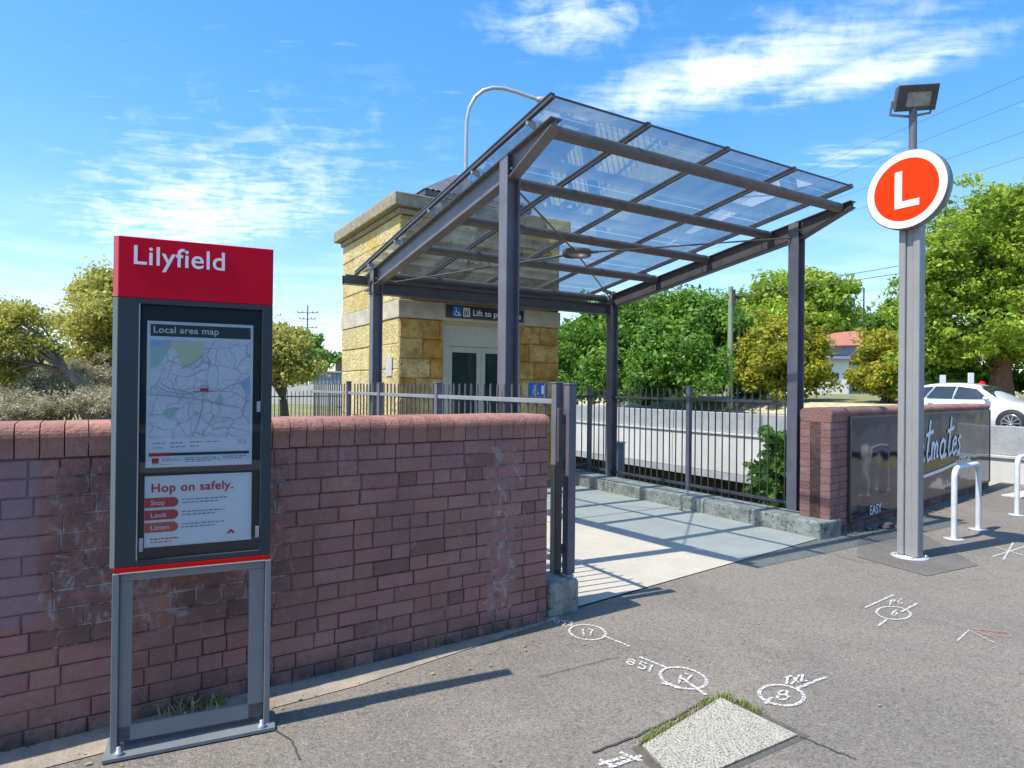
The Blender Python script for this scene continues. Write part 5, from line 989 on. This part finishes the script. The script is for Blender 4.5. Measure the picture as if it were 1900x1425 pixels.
# ------------------------------------------------------------------ white car on the side street
CX, CYF, CZ = 14.4, 2.36, .44            # near side plane, front bumper y, ground
car = thing('parked_car', 'white wagon car on the side street behind the concrete wall', 'car', (CX+.9, CYF+2.3, CZ))
CW = mat('car_white', (.78, .79, .80), .22, coat=.8); CGL = mat('car_glass', (.02, .035, .05), .05, spec=.9); TR = mat('tyre', (.025, .025, .027), .85); RIM = mat('rim', (.55, .56, .58), .3, metal=.7)
st_ = [ # y from front, z bottom, z belt, z top, halfwidth belt, halfwidth top
 (0.00,.42,.62,.64,.60,.50),(.10,.28,.70,.74,.76,.62),(.45,.24,.80,.86,.86,.70),(1.10,.24,.90,.97,.89,.74),(1.38,.24,.94,1.02,.90,.74),(1.95,.24,.95,1.36,.90,.62),(2.30,.24,.96,1.46,.90,.60),(3.0,.24,.97,1.49,.90,.60),(3.6,.24,.99,1.46,.90,.60),(4.1,.24,1.01,1.38,.89,.58),(4.42,.26,1.02,1.18,.86,.60),(4.58,.34,.98,1.02,.80,.60),(4.64,.42,.80,.84,.70,.52)]
KY = .86; st_ = [(q[0]*KY,)+q[1:] for q in st_]
m = MB(); ring = []
for (y, zb_, zl, zt__, wb, wt) in st_:
    hw = [(-wb*.93, zb_), (-wb, zb_+.16), (-wb*1.0, (zb_+zl)/2+.06), (-wb*.985, zl), (-(wb*.35+wt*.65), zl+(zt__-zl)*.6), (-wt*.93, zt__-.012), (-wt*.5, zt__+.012)]
    full = hw + [(0, zt__+.02)] + [(-a_, b__) for a_, b__ in hw[::-1]]; ring.append([(CX+.9+a_, CYF+y, CZ+b__) for a_, b__ in full])
nn = len(ring[0]); vs = [p for r in ring for p in r]
m.add(vs, [(i*nn+k, i*nn+k+1, (i+1)*nn+k+1, (i+1)*nn+k)[::-1] for i in range(len(ring)-1) for k in range(nn-1)] , True)
m.add(ring[0], [tuple(range(nn))], True); m.add(ring[-1], [tuple(range(nn))[::-1]], True); body = m.build('body', CW, car)
sm = body.modifiers.new('s', 'SUBSURF'); sm.levels = sm.render_levels = 1
def side_pt(y, z, off=.014):        # outer skin of the near side greenhouse
    for a_, b__ in zip(st_[:-1], st_[1:]):
        if a_[0] <= y <= b__[0]:
            f = (y-a_[0])/(b__[0]-a_[0]); L6 = [a_[i]+(b__[i]-a_[i])*f for i in range(6)]; _, zb_, zl, zt__, wb, wt = L6
            w1_, w2_ = wb*.985, wb*.35+wt*.65; g_ = min(1, max(0, (z-zl)/max(.02, (zt__-zl)*.6))); hw = w1_+(w2_-w1_)*g_
            if z > zl+(zt__-zl)*.6: g_ = (z-zl-(zt__-zl)*.6)/max(.02, (zt__-zl)*.4); hw = w2_+(wt*.93-w2_)*g_
            return (CX+.9-hw-off, CYF+y, CZ+z)
for poly in ([(1.62, 1.01), (2.05, 1.30), (2.62, 1.375), (2.66, 1.01)], [(2.72, 1.01), (2.69, 1.375), (3.35, 1.375), (3.55, 1.02)], [(3.63, 1.03), (3.43, 1.37), (3.85, 1.33), (4.12, 1.10)]):
    m = MB(); nA = 6; pa = [Vector((p[0], p[1], 0)) for p in poly]; grid = []
    for i in range(nA+1):
        for j in range(nA+1):
            u_, v_ = i/nA, j/nA; q = (pa[0].lerp(pa[3], u_)).lerp(pa[1].lerp(pa[2], u_), v_); grid.append(side_pt(q.x*KY, q.y))
    m.add(grid, [(i*(nA+1)+j, (i+1)*(nA+1)+j, (i+1)*(nA+1)+j+1, i*(nA+1)+j+1) for i in range(nA) for j in range(nA)], True); m.build('side_window', CGL, car)
m = MB(); m.add([(CX+.9+a_, CYF+y, CZ+z) for a_, y, z in ((-.70, 1.23, 1.045), (.70, 1.23, 1.045), (.56, 1.70, 1.40), (-.56, 1.70, 1.40))], [(0,1,2,3)]); m.build('windscreen', CGL, car)
m = MB(); m.add([(CX+.9+a_, CYF+y, CZ+z) for a_, y, z in ((-.56, 3.58, 1.39), (.56, 3.58, 1.39), (.6, 3.84, 1.16), (-.6, 3.84, 1.16))], [(0,1,2,3)]); m.build('rear_window', CGL, car)
for yw in (.82, 3.18):
    for sd_ in (-1, 1):
        wx = CX+.9+sd_*.80; m = MB(); m.lathe((wx, CYF+yw, CZ+.335), [(.235, -.10), (.30, -.115), (.335, -.08), (.335, .08), (.30, .115), (.235, .10)], 30, 'x'); wl_ = m.build('wheel', TR, car)
        m = MB(); so_ = sd_*.112; m.lathe((wx+so_-.02*sd_, CYF+yw, CZ+.335), [(.215, 0), (.25, .012*sd_), (.25, -.01), (.215, 0)], 30, 'x')
        for k in range(10): a_ = k*PI/5; m.beam((wx+so_, CYF+yw+.03*math.cos(a_), CZ+.335+.03*math.sin(a_)), (wx+so_-.01*sd_, CYF+yw+.215*math.cos(a_), CZ+.335+.225*math.sin(a_)), .02, .05, (1, 0, 0))
        m.lathe((wx+so_, CYF+yw, CZ+.335), [(0, .012*sd_), (.06, .01*sd_), (.06, -.01*sd_)], 16, 'x'); m.build('rim', RIM, wl_)
        m = MB(); m.lathe((wx-sd_*.03, CYF+yw, CZ+.35), [(0, sd_*.125), (.37, sd_*.125), (.385, sd_*.10)], 30, 'x'); m.build('wheel_arch', BLACK, car)
for sd_ in (-1, 1):
    m = MB(); m.lathe((CX+.9+sd_*.97, CYF+1.40, CZ+1.02), [(0, -.08), (.07, -.05), (.085, 0), (.07, .06), (0, .08)], 12, 'x'); m.build('mirror', CW, car)
    m = MB(); m.box(CX+.9+sd_*.62-.12, CX+.9+sd_*.62+.12, CYF+.04, CYF+.16, CZ+.60, CZ+.72); m.build('headlight', mat('lamp_clear', (.7, .72, .75), .1), car, bevel=.03)
for (y0_, y1_) in ((2.68*KY, 2.66*KY), (3.60*KY, 3.40*KY)):
    m = MB(); m.tube([side_pt(y0_, 1.0, .012), side_pt(y1_, 1.38, .012)], .006, 4); m.build('door_seam', BLACK, car)
for y_ in (1.75, 2.85):
    m = MB(); p_ = side_pt(y_, .98, 0); m.beam((p_[0]-.02, p_[1], CZ+.86), (p_[0]-.02, p_[1]+.16, CZ+.87), .03, .03); m.build('door_handle', CW, car, bevel=.008)
# small signs beyond the car
for i, (x, y0, y1, lb, mt_) in enumerate(((1748, 697, 716, 'small white parking sign on a pole above the car roof, left one', WHITE), (1800, 693, 716, 'small white parking sign on a pole above the car windscreen, right one', WHITE))):
    p = W_at(x, y0, 22); q = W_at(x, y1, 22); t = thing('parking_sign', lb, 'sign', (p.x, 22, .9), frame='W'); m = MB(); m.tube([(p.x, 22, .9), (p.x, 22, p.z)], .025, 6); m.build('pole', GALV, t, 'W'); m = wbox(p.x-.10, p.x+.10, 21.95, 21.97, p.z-.38, p.z+.02); m.build('sign_plate', mt_, t, 'W', bevel=.004)
p = W_at(1822, 713, 22); t = thing('red_beacon', 'small red lamp on a short post beside the parking signs', 'lamp', (p.x, 22, .9), frame='W'); m = MB(); m.tube([(p.x, 22, .9), (p.x, 22, p.z)], .03, 6); m.build('post', GALV, t, 'W'); m = MB(); m.lathe((p.x, 22, p.z-.1), [(0, 0), (.10, .01), (.11, .12), (.06, .2), (0, .21)], 12); m.build('lens', RED2, t, 'W')

# debris by the right wall
rng = np.random.default_rng(77); m = MB()
for k in range(260):
    s = rng.uniform(.2, 6.3); d = -abs(rng.normal())*.16 - .03 if s < 5.2 else -abs(rng.normal())*.45-.05; x, y, z = RP(s, d, .014); a_ = rng.uniform(0, 6.28); r = rng.uniform(.01, .035); m.add([(x+r*math.cos(a_+t_), y+r*math.sin(a_+t_)*.6, .015+.02*abs(math.sin(t_*2+a_))) for t_ in (0, 1.6, 3.1, 4.7)], [(0,1,2,3)], False, (rng.random(), 0, 0))
tag(m.build('leaf_litter', DW, base=RP(3, -.2, .013)), 'dry leaf litter along the foot of the billboard wall', 'leaf litter', kind='stuff')
m = MB(); rr_ = random.Random(4)
def rock(mb, c_, r, sq=.7):
    vs = []; n1, n2 = 6, 9
    for i in range(n1+1):
        for j in range(n2):
            a_, b__ = PI*i/n1, 2*PI*j/n2; k = r*rr_.uniform(.78, 1.12) if 0 < i < n1 else r*.8; vs.append((c_[0]+k*math.sin(a_)*math.cos(b__)*1.3, c_[1]+k*math.sin(a_)*math.sin(b__), c_[2]+k*math.cos(a_)*sq))
    mb.add(vs, [(i*n2+j, (i+1)*n2+j, (i+1)*n2+(j+1) % n2, i*n2+(j+1) % n2) for i in range(n1) for j in range(n2)])
for i, (s, d, r, lb) in enumerate(((1.05, -.20, .085, 'dark rubble stone left of the sign post under the billboard'), (1.35, -.12, .06, 'small rubble stone next to the larger dark stone'), (.75, -.12, .05, 'small stone at the brick pier foot'))):
    m = MB(); x, y, z = RP(s, d, .03); rock(m, (x, y, z), r); tag(m.build('stone', mat('rubble', (.13, .11, .10), .9, .4, 12, .6, 30), base=(x, y, .012)), lb, 'stone', 'rubble by the billboard')
lm = MB(); rl_ = np.random.default_rng(5)
for k in range(150):
    p = WL + wdir * rl_.uniform(3, 9.5); off_ = -abs(rl_.normal()) * .22 - .02; x, y = p.x - wdir.y * off_, p.y + wdir.x * off_; a_ = rl_.uniform(0, 6.28); r = rl_.uniform(.006, .018)
    lm.add([(x + r*math.cos(a_+t_), y + r*math.sin(a_+t_)*.55, .0185 + .006*abs(math.sin(t_+a_))) for t_ in (0, 1.6, 3.1, 4.7)], [(0, 1, 2, 3)], False, (rl_.random(), 0, 0))
for k in range(40):
    x, y = rl_.uniform(-6, 2), rl_.uniform(-3.2, -1.2); a_ = rl_.uniform(0, 6.28); r = rl_.uniform(.006, .014)
    lm.add([(x + r*math.cos(a_+t_), y + r*math.sin(a_+t_)*.55, .0185 + .005*abs(math.sin(t_+a_))) for t_ in (0, 1.6, 3.1, 4.7)], [(0, 1, 2, 3)], False, (rl_.random(), 0, 0))
tag(lm.build('leaf_litter', DW, base=(WA.x-2, WA.y-.3, .013)), 'few dry leaf scraps scattered on the footpath by the long parapet', 'leaf litter', kind='stuff')
cs_ = MB(); a_ = RP(5.0, -.55, .016); cs_.box(a_[0], a_[0]+1.3, a_[1]-.12, a_[1]+.14, .0135, .045); tag(cs_.build('concrete_slab', mat('slab_pale', (.60, .58, .54), .9, .2, 6), bevel=.008), 'pale flat concrete slab on the ground behind the hoop bollard', 'slab')
# unseen shop row added behind the camera, colour-banded for the billboard to mirror
ow = thing('added_shop_row', 'unseen low shop building added across the street behind the camera for billboard reflections', 'building', (2, -13.4, 0))
m = MB(); m.box(-26, 34, -17, -13.2, 0, .62); m.build('stall_riser', mat('blue_tiles', (.06, .11, .22), .4, .2, 3), ow)
m = MB(); m.box(-26, 34, -17, -13.15, .62, .78); m.build('sill', mat('cream_render', (.62, .56, .42), .9, .15, 2), ow)
m = MB(); m.box(-26, 34, -17, -13.3, .78, 2.6); m.build('shop_window', CGL, ow)
m = MB(); m.box(-26, 34, -17, -13.1, 2.6, 3.6); m.build('fascia', mat('navy_fascia', (.02, .03, .08), .5), ow)
print('OBJ', len(bpy.data.objects), 'FACES', sum(len(m.polygons) for m in bpy.data.meshes))
